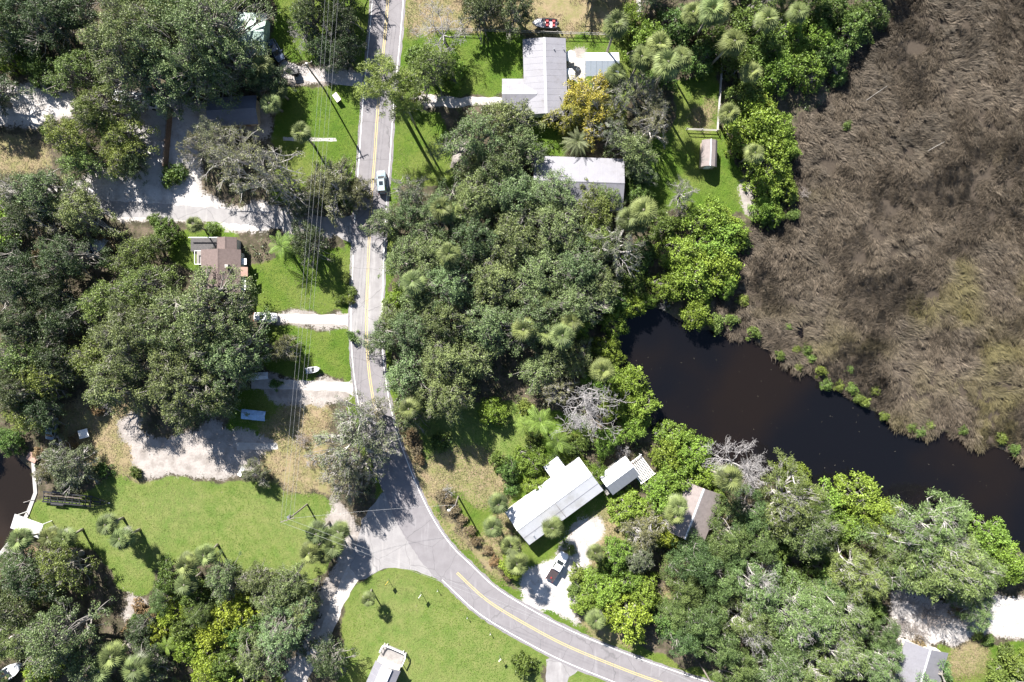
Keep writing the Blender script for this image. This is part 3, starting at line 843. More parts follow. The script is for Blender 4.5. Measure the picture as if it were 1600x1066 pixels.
PROTO['palm'] = [fan_palm_proto('palm%d'%i, 180+i, 5.6+1.1*i, 23+2*i, 2.5+.1*i) for i in range(4)]
PROTO['date'] = [feather_palm_proto('date', 190, 3.2, 46, 3.5, .42, 30, 84, -25, .38)]
PROTO['queen'] = [feather_palm_proto('queen', 191, 5.0, 20, 3.1, .75, 24, 78, -30, .2)]
PROTO['bare'] = [bare_proto('bare%d'%i, 200+i, 6.0, 7.5, DEAD_WOOD, 6, .22, 7) for i in range(3)]
PROTO['twiggy'] = [bare_proto('twiggy%d'%i, 210+i, 2.4, 2.6, TWIG_BROWN if i else DEAD_WOOD, 5, .08, 8, .15) for i in range(2)]
PROTO['pine'] = [pine_proto('pine', 220, 18, 4.8)]
for k_, v_ in PROTO.items():
    for (a_, b_, R_, H_) in v_:
        pass

# ------------------------------------------------------------------ buildings
def gable(t, L, Wd, ev, rise, wall, roofm, oh=0.45, x0=0.0, y0=0.0, rz=0.0, ridge=None, windows=True, seams=None, thick=.10, roof2=None):
    """gabled block: ridge along local x. parts are children of t"""
    ca, sa = math.cos(rz), math.sin(rz)
    def T(p): return (x0+p[0]*ca-p[1]*sa, y0+p[0]*sa+p[1]*ca, p[2])
    def put(name, mb, mat, par=t):
        mb.v = [T(p) for p in mb.v]
        return obj(name, mb, mat, par)
    l, w = L/2-oh, Wd/2-oh
    k = rise/(Wd/2)
    zt = ev+k*oh
    mb = MB().add([(-l,-w,0),(l,-w,0),(l,w,0),(-l,w,0),(-l,-w,zt),(l,-w,zt),(l,w,zt),(-l,w,zt),(-l,0,ev+rise),(l,0,ev+rise)],
                  [(0,1,5,4),(2,3,7,6),(1,2,6,9,5),(3,0,4,8,7),(4,5,9,8),(6,7,8,9)])
    put('wall', mb, wall)
    for s in (1, -1):
        a = [(-L/2, s*Wd/2, ev+.1), (L/2, s*Wd/2, ev+.1), (L/2, s*.02, ev+rise+.1), (-L/2, s*.02, ev+rise+.1)]
        if s < 0: a = a[::-1]
        mb = MB().slab(*a, thick)
        if seams:
            n = int(L/seams)
            for i in range(1, n):
                x = -L/2+L*i/n
                mb.add([(x-.025,s*Wd/2,ev+.102),(x+.025,s*Wd/2,ev+.102),(x+.03,s*.1,ev+rise+.1),(x-.03,s*.1,ev+rise+.1),(x,s*Wd/2,ev+.114),(x,s*.1,ev+rise+.112)],
                       [(0,4,5,3),(4,1,2,5),(0,1,4)])
        put('roof_slope', mb, roofm if s > 0 or roof2 is None else roof2)
    put('ridge_cap', MB().add([(-L/2-.01,-.2,ev+rise+.09-k*.2+.03),(L/2+.01,-.2,ev+rise+.09-k*.2+.03),(L/2+.01,0,ev+rise+.15),(-L/2-.01,0,ev+rise+.15),(L/2+.01,.2,ev+rise+.09-k*.2+.03),(-L/2-.01,.2,ev+rise+.09-k*.2+.03)],
                          [(0,1,2,3),(3,2,4,5)]), ridge or roofm)
    if windows:
        for s in (1, -1):
            n = max(2, int(L/4))
            for i in range(n):
                x = -l+2*l*(i+.5)/n
                if s < 0 and i == n//2:
                    d = put('door', MB().box(x-.5,x+.5,s*w-.03,s*w+.03,.1,2.15), BROWN_WOOD)
                    put('handle', MB().box(x+.35,x+.42,s*(w+.03)-.02,s*(w+.03)+.05*s+.02,1.0,1.1), METAL, d)
                else:
                    d = put('window', MB().box(x-.6,x+.6,s*w-.03,s*w+.04,1.0,2.1), WHITE_PAINT)
                    put('pane', MB().box(x-.52,x+.52,s*w-.05,s*w+.05,1.08,2.02), GLASS, d)
    return T
def vent(t, x, y, z, r=.1, h=.35, m=None):
    obj('vent_pipe', MB().cyl(x, y, z, z+h, r, 8), m or METAL, t)
def rot_of(dx, dy): return math.atan2(-dy, dx)

# white L-shaped house
x, y = W(852,118,3.6)
t = thing('house', 'white-grey metal roofed L-shaped house with pale green walls beside a small carport', 'house', (x,y,0), math.radians(-88.5))
gable(t, 14.4, 8.2, 3.0, .6, GREEN_WALL, GREY_ROOF, seams=1.2, ridge=WHITE_ROOF)
gable(t, 6.6, 6.0, 2.75, 0.7, GREEN_WALL, GREY_ROOF, 0.4, 3.2, -5.0, math.radians(88.5), windows=False, seams=1.2, ridge=WHITE_ROOF)
for vx, vy in ((5.0,1.8),(5.3,3.5),(-4.0,2.6)): vent(t, vx*-1, vy, 3.5)
# white and blue-grey carport shed
x, y = W(941,99,2.8)
t = thing('carport', 'small open-sided carport with white and pale blue metal roof beside the patio', 'carport', (x,y,0), 0)
for sx in (-1,1):
    for sy in (-1,1):
        obj('post', MB().box(sx*3.0-.06,sx*3.0+.06,sy*2.0-.06,sy*2.0+.06,0,2.45), WHITE_PAINT, t)
for i in range(6):
    xa = -3.25+6.5*i/6; xb = xa+6.5/6-.03
    obj('roof_panel', MB().slab((xa,-2.3,2.4),(xb,-2.3,2.4),(xb,.35,3.1),(xa,.35,3.1),.05), SHED_ROOF, t)
    obj('roof_panel', MB().slab((xb,2.2,2.45),(xa,2.2,2.45),(xa,.37,3.1),(xb,.37,3.1),.05), WHITE_ROOF, t)
obj('rear_wall', MB().box(-3.0,3.0,1.92,2.0,0,2.4), CREAM, t)
# patio umbrellas and tables
for i, (px, py) in enumerate(((891,87),(890,115))):
    x, y = W(px,py,2.2)
    t = thing('patio_umbrella', ['white round patio umbrella standing on the patio nearer the dirt yard','white round patio umbrella standing on the patio nearer the yellow-green tree'][i], 'umbrella', (x,y,0), .3*i, 'patio umbrellas')
    mb = MB(); n = 8
    for k in range(n):
        a0, a1 = 2*PI*k/n, 2*PI*(k+1)/n
        mb.add([(0,0,2.45),(1.15*math.cos(a0),1.15*math.sin(a0),1.95),(1.15*math.cos(a1),1.15*math.sin(a1),1.95)], [(0,1,2)])
    obj('canopy', mb, WHITE_PAINT, t); obj('pole', MB().cyl(0,0,0,2.44,.03,8), METAL, t); obj('base', MB().cyl(0,0,0,.1,.3,12), CONCRETE, t)
    x, y = W(903+4*i,108+12*i,.7)
    tt = thing('garden_chair', ['white garden chair on the patio beside the carport','white garden chair on the patio edge nearer the yellow-green tree'][i], 'chair', (x,y,0), 1.0+i, 'garden chairs')
    obj('seat', MB().box(-.27,.27,-.27,.27,.4,.46), WHITE_PAINT, tt); obj('backrest', MB().box(-.27,.27,.24,.30,.46,.95), WHITE_PAINT, tt)
    for sx in (-1,1):
        for sy in (-1,1): obj('leg', MB().box(sx*.24-.03,sx*.24+.03,sy*.24-.03,sy*.24+.03,0,.4), WHITE_PAINT, tt)
# grey-white low house
x, y = W(904,286,3.4)
t = thing('house', 'low wide house with grey and white roof behind the big feather palm', 'house', (x,y,0), math.radians(-2))
gable(t, 17.2, 10.0, 2.9, 1.5, CREAM, GREY_ROOF, seams=1.4)
for vx in (-4, 2.5): vent(t, vx, -2.0, 3.4)
# garden shed
x, y = W(1109.5,239,2.6)
t = thing('garden_shed', 'small taupe gambrel-roofed garden shed on the fenced back lawn', 'shed', (x,y,0), math.radians(88))
obj('wall', MB().box(-2.4,2.4,-1.25,1.25,0,2.1), TAN_WALL, t)
for s in (1,-1):
    lo = [(-2.55,s*1.5,2.05),(2.55,s*1.5,2.05),(2.55,s*1.0,2.65),(-2.55,s*1.0,2.65)]
    hi = [(-2.55,s*1.0,2.66),(2.55,s*1.0,2.66),(2.55,s*.01,3.05),(-2.55,s*.01,3.05)]
    for q in (lo, hi): obj('roof_slope', MB().slab(*(q if s > 0 else q[::-1]), .06), TAUPE_ROOF, t)
for e in (-2.44, 2.44):
    obj('gable_end', MB().add([(e,-1.3,2.05),(e,1.3,2.05),(e,.95,2.6),(e,0,2.98),(e,-.95,2.6)], [(0,1,2,3,4)]), TAN_WALL, t)
obj('door', MB().box(-2.46,-2.40,-.6,.6,.05,1.95), WHITE_PAINT, t)
obj('ridge_cap', MB().box(-2.57,2.57,-.1,.1,3.02,3.09), WHITE_ROOF, t)
# brown cottage
x, y = W(343,424,3.6)
t = thing('cottage', 'brown shingle roofed cottage with white deck beside the great spreading oak', 'house', (x,y,0), math.radians(-90))
gable(t, 8.4, 7.6, 2.9, 1.35, CREAM, BROWN_ROOF, windows=True)
gable(t, 3.2, 3.8, 2.6, .8, CREAM, BROWN_ROOF, .3, -5.0, 1.0, 0, windows=False)
dk = obj('deck', MB().box(-4.2,-1.6,-5.8,-3.5,.35,.5), GREY_DECK, t)
for q in ((-4.2,-1.6,-5.85,-5.75),(-4.25,-4.15,-5.8,-3.5),(-1.65,-1.55,-5.8,-3.5)):
    obj('railing', MB().box(q[0],q[1],q[2],q[3],1.25,1.4), WHITE_PAINT, dk)
obj('deck', MB().box(-6.8,-4.2,-7.0,-1.2,.3,.42), mat_plain('shaded_deck', (.07,.065,.065), .8, .3, 2.0), t)  # second deck lies in shade, painted into its near-black floor colour
obj('railing', MB().box(-6.85,-6.7,-7.0,-1.2,1.2,1.36), WHITE_PAINT, dk)
obj('step', MB().box(-4.25,-3.9,-3.5,-1.2,.5,.66), WHITE_PAINT, dk)
obj('awning', MB().slab((-2.6,3.5,2.5),(-1.4,3.5,2.5),(-1.4,4.6,2.3),(-2.6,4.6,2.3),.06), WHITE_PAINT, t)
obj('porch_roof', MB().slab((-.9,3.4,3.1),(.9,3.4,3.1),(.9,5.0,2.7),(-.9,5.0,2.7),.1), PINK, t)
obj('awning', MB().slab((1.3,3.5,2.5),(3.4,3.5,2.5),(3.4,4.5,2.3),(1.3,4.5,2.3),.06), WHITE_PAINT, t)
obj('chimney', MB().box(-1.2,-.6,1.4,2.0,3.0,4.6), CONCRETE, t)
# long white house by the creek
ROT = rot_of(115,-85)
x, y = W(866,784,3.5)
t = thing('house', 'long white metal roofed house standing between palms and the creekside thicket', 'house', (x,y,0), ROT)
gable(t, 17.6, 7.9, 2.9, 1.5, CREAM, WHITE_ROOF, seams=1.1)
for vx, vy in ((-6.2,-2.2),(-7.0,-2.9),(-3.0,1.9),(4.5,2.7)): vent(t, vx, vy, 3.3, .09, .4)
obj('flashing', MB().slab((-.06,-3.95,3.035),(.06,-3.95,3.035),(.06,-.05,4.52),(-.06,-.05,4.52),.03), GREY_DECK, t)
for fy in (-2.1,):
    zz = 2.9+1.5*(1+fy/3.95)+.1
    obj('roof_lap', MB().box(-8.75,8.75,fy-.04,fy+.04,zz-.03,zz+.025), GREY_ROOF, t)
for bx_, by_ in ((-5.5,1.2),(-1.0,2.6),(2.0,1.0),(5.0,2.2),(-7.5,2.8)):
    zz = 2.9+1.5*(1-by_/3.95)+.1
    obj('roof_vent', MB().bbox(bx_-.1,bx_+.1,by_-.1,by_+.1,zz-.05,zz+.14,.03), METAL, t)
an = obj('porch_roof', MB().slab((2.2,4.0,2.9),(5.6,4.0,2.9),(5.6,6.4,2.6),(2.2,6.4,2.6),.1), WHITE_ROOF, t)
for px_ in (2.4,5.4): obj('porch_post', MB().box(px_-.06,px_+.06,6.2,6.32,0,2.5), WHITE_PAINT, t)
# deck link
x, y = W(947,757,1.0)
t = thing('boardwalk', 'short weathered deck linking the long white house to its annex', 'deck', (x,y,0), ROT)
for i in range(7):
    obj('plank', MB().box(-1.15+i*.33,-1.15+i*.33+.3,-1.9,1.9,.72,.80), GREY_DECK, t)
for s in (-1,1):
    obj('joist', MB().box(-1.15,1.15,s*1.6-.05,s*1.6+.05,.55,.718), BROWN_WOOD, t)
    for q in (-1,1): obj('leg', MB().box(q*1.0-.06,q*1.0+.06,s*1.6-.06,s*1.6+.06,0,.55), BROWN_WOOD, t)
# annex
x, y = W(968,744,3.2)
t = thing('annex', 'small white roofed annex at the creek end of the long white house', 'house', (x,y,0), ROT)
gable(t, 6.4, 4.6, 2.6, 1.15, CREAM, WHITE_ROOF, .3, windows=True, seams=.8, roof2=mat_plain('annex_shaded_roof', (.25,.26,.285), .5, .1, 1.0))  # slope facing away from the sun: its shade is painted in as grey
# waterside stair with slatted top
x, y = W(1001,733,1.6)
t = thing('boat_deck', 'white slatted deck and stair beside the annex near the creek', 'deck', (x,y,0), ROT)
for i in range(9):
    obj('slat', MB().box(-1.6+i*.38,-1.6+i*.38+.19,-2.2,2.2,1.40,1.47), WHITE_PAINT, t)
for s in (-1,1): obj('rail', MB().box(-1.7,1.8,s*2.25-.05,s*2.25+.05,1.9,2.0), WHITE_PAINT, t)
for q in (-1.5,1.6):
    for s in (-1,1): obj('post', MB().box(q-.06,q+.06,s*2.25-.06,s*2.25+.06,0,1.9), WHITE_PAINT, t)
for s in (-1,1): obj('beam', MB().box(-1.6,1.65,s*1.7-.06,s*1.7+.06,1.2,1.398), BROWN_WOOD, t)
# taupe house under the trees
x, y = W(1084,802,3.8)
t = thing('house', 'taupe roofed house half hidden under trees by the creek', 'house', (x,y,0), rot_of(-17,45))
gable(t, 10.2, 8.2, 2.9, 1.5, TAN_WALL, TAUPE_ROOF, ridge=WHITE_ROOF)
# white cabin with a railed porch
x, y = W(591,1076,3.2)
t = thing('cabin', 'white and grey roofed narrow cabin with curved porch rail on the open lawn', 'house', (x,y,0), rot_of(-20,46))
gable(t, 9.0, 5.2, 2.7, .8, CREAM, GREY_ROOF, .25, 0,0,0, ridge=WHITE_ROOF, seams=1.2)
obj('flat_roof', MB().box(-4.4,4.2,-1.15,1.0,3.42,3.58), WHITE_ROOF, t)
obj('porch_deck', MB().box(-7.0,-4.3,-2.3,2.3,.3,.42), GREY_DECK, t)
rr = [(-4.6,2.5,1.3),(-6.3,2.5,1.3),(-6.9,2.3,1.3),(-7.1,1.7,1.3),(-7.1,-1.7,1.3),(-6.9,-2.3,1.3),(-6.3,-2.5,1.3),(-5.4,-2.5,1.3)]
rl = obj('porch_rail', MB().tube(rr, .13, 6), WHITE_PAINT, t)
for q in rr: obj('rail_post', MB().box(q[0]-.05,q[0]+.05,q[1]-.05,q[1]+.05,.1,1.25), WHITE_PAINT, rl)
# grey gabled house by the sand track
x, y = W(1436,1062,3.4)
t = thing('house', 'pale grey gabled house at the end of the white sand track', 'house', (x,y,0), rot_of(-13,45))
gable(t, 12.5, 8.6, 2.9, 1.2, CREAM, GREY_ROOF, seams=1.2, ridge=WHITE_ROOF)
# pale teal house under the oaks
x, y = W(352,48,3.6)
t = thing('house', 'pale teal roofed house mostly hidden under broad oaks', 'house', (x,y,0), math.radians(-4))
gable(t, 15.0, 8.0, 2.9, 1.2, GREEN_WALL, TEAL_ROOF, seams=1.2)
# dark-roofed shed by the motorhome
x, y = W(362,172,3.0)
t = thing('shed', 'dark blue-grey roofed shed in shade beside the sandy yard', 'shed', (x,y,0), math.radians(3))
gable(t, 9.5, 5.5, 2.4, .9, TAN_WALL, mat_plain('slate_roof', (0.13,0.14,0.17), .7, .15, 1.0))
# roofed boat dock by the canal
x, y = W(42,822,2.8)
t = thing('dock_shelter', 'small white roofed shelter standing on the canal seawall', 'shelter', (x,y,0), math.radians(-20))
obj('roof', MB().slab((-2.9,-1.5,2.7),(2.9,-1.5,2.7),(2.9,1.4,2.9),(-2.9,1.4,2.9),.1), WHITE_ROOF, t)
for sx in (-1,1):
    for sy in (-1,1): obj('post', MB().box(sx*2.6-.06,sx*2.6+.06,sy*1.2-.06,sy*1.2+.06,0,2.65), WHITE_PAINT, t)
def plank_dock(name, label, px, py, rz, L, Wd, z, n, mat, cat='dock'):
    t = thing(name, label, cat, (*W(px,py),0), rz)
    for i in range(n):
        a = -L/2+L*i/n
        obj('plank', MB().box(a,a+L/n-.04,-Wd/2,Wd/2,z,z+.06), mat, t)
    for s in (-1,1):
        obj('stringer', MB().box(-L/2,L/2,s*(Wd/2-.2)-.05,s*(Wd/2-.2)+.05,z-.2,z-.002), BROWN_WOOD, t)
        for e in (-1,1): obj('pile', MB().cyl(e*(L/2-.2), s*(Wd/2-.2), -1.2, z-.202, .12, 8), POLE_WOOD, t)
    return t
plank_dock('dock', 'brown plank dock among palms beside the white roofed shelter', 58,867, math.radians(-32), 5.0, 2.6, .32, 14, BROWN_WOOD)
plank_dock('gangway', 'narrow pale gangway leaning from the canal edge to the brown dock', 30,866, math.radians(-24), 6.0, .8, .42, 16, GREY_DECK)
plank_dock('jetty', 'little weathered jetty poking out of the bushes into the creek', 1030,672, rot_of(10,-12), 2.6, 1.3, .2, 7, GREY_DECK)
# canal seawall
mb = MB(); sw = [(52,716),(56,770),(44,802),(28,830),(12,852),(-14,884)]
c = np.array([W(*q) for q in sw]); d = np.gradient(c, axis=0); d /= np.linalg.norm(d, axis=1)[:,None]; nn = np.stack([-d[:,1], d[:,0]], -1)
secs = [[(*(c[i]+nn[i]*.35), -1.6), (*(c[i]+nn[i]*.35), .16), (*(c[i]-nn[i]*.35), .16), (*(c[i]-nn[i]*.35), -1.6)] for i in range(len(c))]
tag(obj('seawall', mb.loft(secs), CONCRETE), 'pale concrete seawall along the dark canal', 'seawall')

# ------------------------------------------------------------------ vehicles
def paint_mat(name, col): return mat_gloss(name, col, .28, .6)
def car(name, label, cat, px, py, rz, L, Wd, body_c, kind='suv', roof_c=None, bed=None, group=None):
    t = thing(name, label, cat, (*W(px,py,1.0),0.02), rz, group)
    bm = paint_mat(name+'_paint', body_c); w = Wd/2; hb = .95 if kind != 'pickup' else 1.1
    st = [(-.5,.80,.45,.62,.78),(-.48,.93,.30,.6,.9),(-.42,.98,.24,.6,.97),(-.2,1,.22,.6,1.0),(.1,1,.22,.6,1.0),(.3,.99,.22,.6,.97),(.42,.95,.24,.6,.90),(.48,.84,.30,.58,.80),(.5,.66,.42,.55,.70)]
    secs = []
    for fx, fw, zb, zm, zt in st:
        ww = w*fw; x = fx*L; zt *= hb
        secs.append([(x,-ww*.92,zb),(x,-ww,zm),(x,-ww*.97,zt-.08),(x,-ww*.86,zt),(x,0,zt+.03),(x,ww*.86,zt),(x,ww*.97,zt-.08),(x,ww,zm),(x,ww*.92,zb)])
    obj('body', MB().loft(secs), bm, t, False)
    if kind == 'pickup': b0,b1,r0,r1,zr = -.10,.235,-.06,.13,1.85
    elif kind == 'suv': b0,b1,r0,r1,zr = -.46,.26,-.40,.10,1.62
    else: b0,b1,r0,r1,zr = -.36,.22,-.22,.05,1.42
    zb = hb-.02
    B0,B1,R0,R1 = b0*L,b1*L,r0*L,r1*L; wb, wr = w*.86, w*.70
    cab = [(B0,-wb,zb),(B1,-wb*.95,zb),(B1,wb*.95,zb),(B0,wb,zb),(R0,-wr,zr),(R1,-wr*.95,zr),(R1,wr*.95,zr),(R0,wr,zr)]
    obj('roof', MB().add(cab, [(0,1,5,4),(1,2,6,5),(2,3,7,6),(3,0,4,7),(4,5,6,7)]), paint_mat(name+'_roof', roof_c) if roof_c else bm, t)
    def pane(nm, q, ins=.1):
        c = [sum(p[i] for p in q)/4 for i in range(3)]
        n = (Vector(q[1])-Vector(q[0])).cross(Vector(q[2])-Vector(q[0])).normalized()*.012
        obj(nm, MB().add([tuple(Vector(p)*(1-ins)+Vector(c)*ins+n) for p in q], [(0,1,2,3)]), CAR_GLASS, t)
    pane('windscreen', [cab[1],cab[2],cab[6],cab[5]]); pane('rear_window', [cab[3],cab[0],cab[4],cab[7]])
    pane('side_window', [cab[0],cab[1],cab[5],cab[4]], .14); pane('side_window', [cab[2],cab[3],cab[7],cab[6]], .14)
    if kind != 'pickup': obj('sunroof', MB().box(R0+(R1-R0)*.45,R0+(R1-R0)*.8,-wr*.6,wr*.6,zr+.004,zr+.015), CAR_GLASS, t)
    for fx in (-.31,.31):
        for s in (-1,1):
            wh = obj('wheel', MB().wheel(fx*L, s*(w-.1), .33, .34, .22), TYRE, t)
            obj('rim', MB().tube([(fx*L,s*(w-.02),.33),(fx*L,s*(w+.02),.33)], .2, 12), METAL, wh)
    for s in (-1,1):
        obj('headlight', MB().bbox(.455*L,.488*L,s*w*.62-.17,s*w*.62+.17,.55*hb,.80*hb), LAMP_CLEAR, t)
        obj('tail_light', MB().bbox(-.505*L,-.47*L,s*w*.72-.12,s*w*.72+.12,.60*hb,.86*hb), LAMP_RED, t)
        obj('mirror', MB().bbox(B1-.55,B1-.35,s*(w+.02)-.1,s*(w+.02)+.12*s+.1,hb,hb+.16), bm, t)
    if bed is not None:
        b = obj('bed_cover', MB().bbox(-.475*L,-.115*L,-w*.86,w*.86,hb-.05,hb+.06,.03), bed, t)
        obj('red_lid', MB().cyl(-.38*L,-.05,hb+.062,hb+.16,.16,12), RED, t)
    return t
car('pickup_truck', 'white pickup truck with dark bed cover parked on white sand', 'pickup truck', 870.5,886, math.radians(59), 6.1, 2.05, (.78,.78,.77), 'pickup', None, mat_plain('bed_vinyl', (.035,.025,.027), .7, .2, 3))
car('car', 'silver-blue car driving along the paved road', 'car', 596,284.5, math.radians(94), 4.5, 1.85, (.20,.255,.285), 'suv', (.30,.36,.38))
car('parked_car', 'white car parked on the pale driveway beside the big oak', 'car', 414,496, math.radians(-2), 4.5, 1.85, (.72,.72,.70), 'suv')
car('parked_car', 'dark blue car parked in shade under the left-bank trees near the canal', 'car', 79,670, math.radians(82), 4.4, 1.8, (.13,.17,.21), 'sedan', (.25,.32,.36))
car('parked_car', 'dark car parked in shade beside the pale teal house', 'car', 430,78, math.radians(-60), 4.5, 1.85, (.07,.09,.14), 'suv')
def boat(name, label, px, py, rz, L, Wd, hull, deck, seat, z=0.5, motor=True, group=None):
    t = thing(name, label, 'boat', (*W(px,py,1),0), rz, group)
    st = [(-.5,.85,0),(-.3,.98,0),(0,1,0),(.2,.92,.03),(.35,.7,.08),(.44,.42,.14),(.5,.06,.2)]
    secs = []
    for fx, fw, dz in st:
        w = Wd/2*fw; x = fx*L
        secs.append([(x,-w,z+.75+dz),(x,-w*.8,z+.15+dz),(x,0,z+dz),(x,w*.8,z+.15+dz),(x,w,z+.75+dz),(x,w*.86,z+.75+dz),(x,w*.74,z+.35+dz),(x,-w*.74,z+.35+dz),(x,-w*.86,z+.75+dz)])
    obj('hull', MB().loft(secs), hull, t)
    obj('foredeck', MB().add([(.12*L,-Wd*.43,z+.77),(.35*L,-Wd*.31,z+.84),(.48*L,-.08,z+.96),(.48*L,.08,z+.96),(.35*L,.31*Wd,z+.84),(.12*L,.43*Wd,z+.77)], [(0,1,2,3,4,5)]), deck, t)
    obj('sole', MB().box(-.47*L,.12*L,-Wd*.34,Wd*.34,z+.36,z+.40), deck, t)
    for sx in (-.36,-.1):
        for s in (-1,1): obj('seat', MB().bbox(sx*L-.28,sx*L+.28,s*Wd*.2-.25,s*Wd*.2+.25,z+.4,z+.85,.06), seat, t)
    ws = obj('windscreen', MB().slab((.06*L,-Wd*.38,z+.8),(.06*L,Wd*.38,z+.8),(.0*L,Wd*.36,z+1.2),(.0*L,-Wd*.36,z+1.2),.02), CAR_GLASS, t)
    if motor: obj('outboard_motor', MB().bbox(-.56*L,-.5*L,-.2,.2,z+.3,z+1.15,.08), BLACK, t)
    for s in (-1,1): obj('trailer_runner', MB().box(-.4*L,.3*L,s*.45-.06,s*.45+.06,0.25,z+.14), BLACK, t)
    for s in (-1,1): obj('wheel', MB().wheel(-.15*L, s*(Wd/2+.02), .3, .3, .18, 12), TYRE, t)
    return t
HULLB = mat_gloss('black_hull', (.035,.035,.04), .2, .5)
boat('boat', 'black hulled boat with red seats parked in the dirt yard by the fence', 851,37, math.radians(178), 4.9, 1.95, HULLB, mat_gloss('pale_gelcoat', (.52,.5,.5), .3), RED)
WH = mat_gloss('white_gelcoat', (.72,.73,.75), .3, .3)
boat('boat', 'white boat parked in deep shade under the grey-twigged oaks by the side street', 145,388, math.radians(28), 6.6, 2.4, WH, mat_gloss('grey_gelcoat', (.3,.36,.42), .4), BLACK)
boat('boat', 'white and tan boat showing between the trees beside the canal mouth', 12,1052, math.radians(35), 6.5, 2.5, WH, WH, mat_plain('tan_vinyl', (.45,.33,.2), .6))
boat('rowing_boat', 'small white skiff lying on the grass beside the pale driveway', 488,578, math.radians(10), 2.9, 1.15, WH, mat_gloss('grey_skiff', (.35,.36,.36), .5), METAL, .12, False)
# motorhome
x, y = W(203,152,3.0)
t = thing('motorhome', 'white motorhome parked under the oak edge beside the sandy yard', 'motorhome', (x,y,0), math.radians(-6))
obj('body', MB().bbox(-3.8,3.0,-1.2,1.2,.5,3.0,.15), WH, t)
obj('cab', MB().loft([[(3.0,-1.1,.5),(3.0,-1.1,1.9),(3.0,1.1,1.9),(3.0,1.1,.5)],[(4.3,-1.0,.5),(4.3,-1.0,1.15),(4.3,1.0,1.15),(4.3,1.0,.5)]]), WH, t)
obj('windscreen', MB().slab((3.25,-.95,1.88),(3.25,.95,1.88),(4.0,.95,1.42),(4.0,-.95,1.42),.03), CAR_GLASS, t)
for vx in (-2.2,.4): obj('roof_vent', MB().bbox(vx-.35,vx+.35,-.35,.35,3.0,3.2,.05), CONCRETE, t)
obj('air_conditioner', MB().bbox(-1.2,-.3,-.45,.45,3.0,3.3,.08), WHITE_PAINT, t)
for vx in (-2.4,3.4):
    for s in (-1,1): obj('wheel', MB().wheel(vx,s*1.1,.4,.4,.25,12), TYRE, t)
# black boat trailer
x, y = W(116,781,.7)
t = thing('boat_trailer', 'long black boat trailer with pointed tongue parked on the lawn edge', 'trailer', (x,y,0), rot_of(100,10))
for s in (-1,1):
    obj('rail', MB().box(-6.2,3.4,s*.95-.13,s*.95+.13,.55,.75), BLACK, t)
    obj('tongue_beam', MB().tube([(3.35,s*.95,.65),(6.6,s*.05,.6)], .09, 6), BLACK, t)
    obj('bunk', MB().box(-5.8,1.6,s*.45-.10,s*.45+.10,.80,.95), mat_plain('bunk_carpet', (.09,.075,.06), .9, .2, 3.0) if s > 0 else BLACK, t)
    obj('fender', MB().bbox(-4.4,-1.9,s*1.25-.17,s*1.25+.17,.78,.88,.04), BLACK, t)
    for fx in (-3.8,-2.6): 
        w_ = obj('wheel', MB().wheel(fx,s*1.22,.36,.36,.22,14), TYRE, t); obj('rim', MB().tube([(fx,s*1.34,.36),(fx,s*1.36,.36)], .18, 10), METAL, w_)
for i, cx in enumerate((-6.0,-4.6,-3.2,-1.8,-.4,1.0,2.2,3.2)):
    obj('crossmember', MB().box(cx-.07,cx+.07,-.86,.86,.58,.72), BLACK, t)
obj('crossmember', MB().box(5.0,5.12,-.4,.4,.55,.68), BLACK, t)
obj('centre_beam', MB().box(-6.0,5.0,-.12,.12,.50,.578), BLACK, t); obj('winch_post', MB().box(3.55,3.7,-.08,.08,.6,1.5), BLACK, t); obj('hitch', MB().bbox(6.5,6.95,-.09,.09,.5,.66), METAL, t)
obj('jack', MB().cyl(6.0,.3,0,.9,.05,8), METAL, t)
# loose things in the yards
def table(name, label, cat, px, py, rz, L, Wd, h, mat, leg=METAL):
    t = thing(name, label, cat, (*W(px,py,h),0), rz)
    obj('top', MB().bbox(-L/2,L/2,-Wd/2,Wd/2,h-.06,h,.02), mat, t)
    for sx in (-1,1):
        for sy in (-1,1): obj('leg', MB().box(sx*(L/2-.12)-.03,sx*(L/2-.12)+.03,sy*(Wd/2-.12)-.03,sy*(Wd/2-.12)+.03,0,h-.06), leg, t)
    return t
table('folding_table', 'square white folding table standing in dry weeds near the canal trees', 'table', 130,678, .25, 1.9, 1.7, .75, WHITE_PAINT)
table('picnic_table', 'faded pink tabletop beside the canal corner under the isolated bushy tree', 'table', 50,715, -.5, 2.0, 1.6, .7, PINK)
t = thing('lounge_chair', 'white reclining lounge chair at the edge of the sand clearing', 'lounge chair', (*W(378,737),0), math.radians(60))
obj('seat', MB().bbox(-.9,.5,-.4,.4,.32,.42,.03), WHITE_PAINT, t); obj('backrest', MB().slab((.5,-.4,.42),(.5,.4,.42),(1.2,.4,.95),(1.2,-.4,.95),.06), WHITE_PAINT, t)
for sx in (-.8,.4):
    for s in (-1,1): obj('leg', MB().box(sx-.04,sx+.04,s*.35-.04,s*.35+.04,0,.32), WHITE_PAINT, t)
t = thing('notice_board', 'white board propped over the lawn beside the tall utility pole', 'board', (*W(528,155),0), rot_of(10,14))
obj('panel', MB().slab((-.85,-.5,.9),(.85,-.5,.9),(.85,.5,1.1),(-.85,.5,1.1),.06), mat_plain('board_face', (.62,.55,.5), .6, .1), t)
for sx in (-.7,.7): obj('post', MB().box(sx-.05,sx+.05,-.05,.05,0,.95), BROWN_WOOD, t)
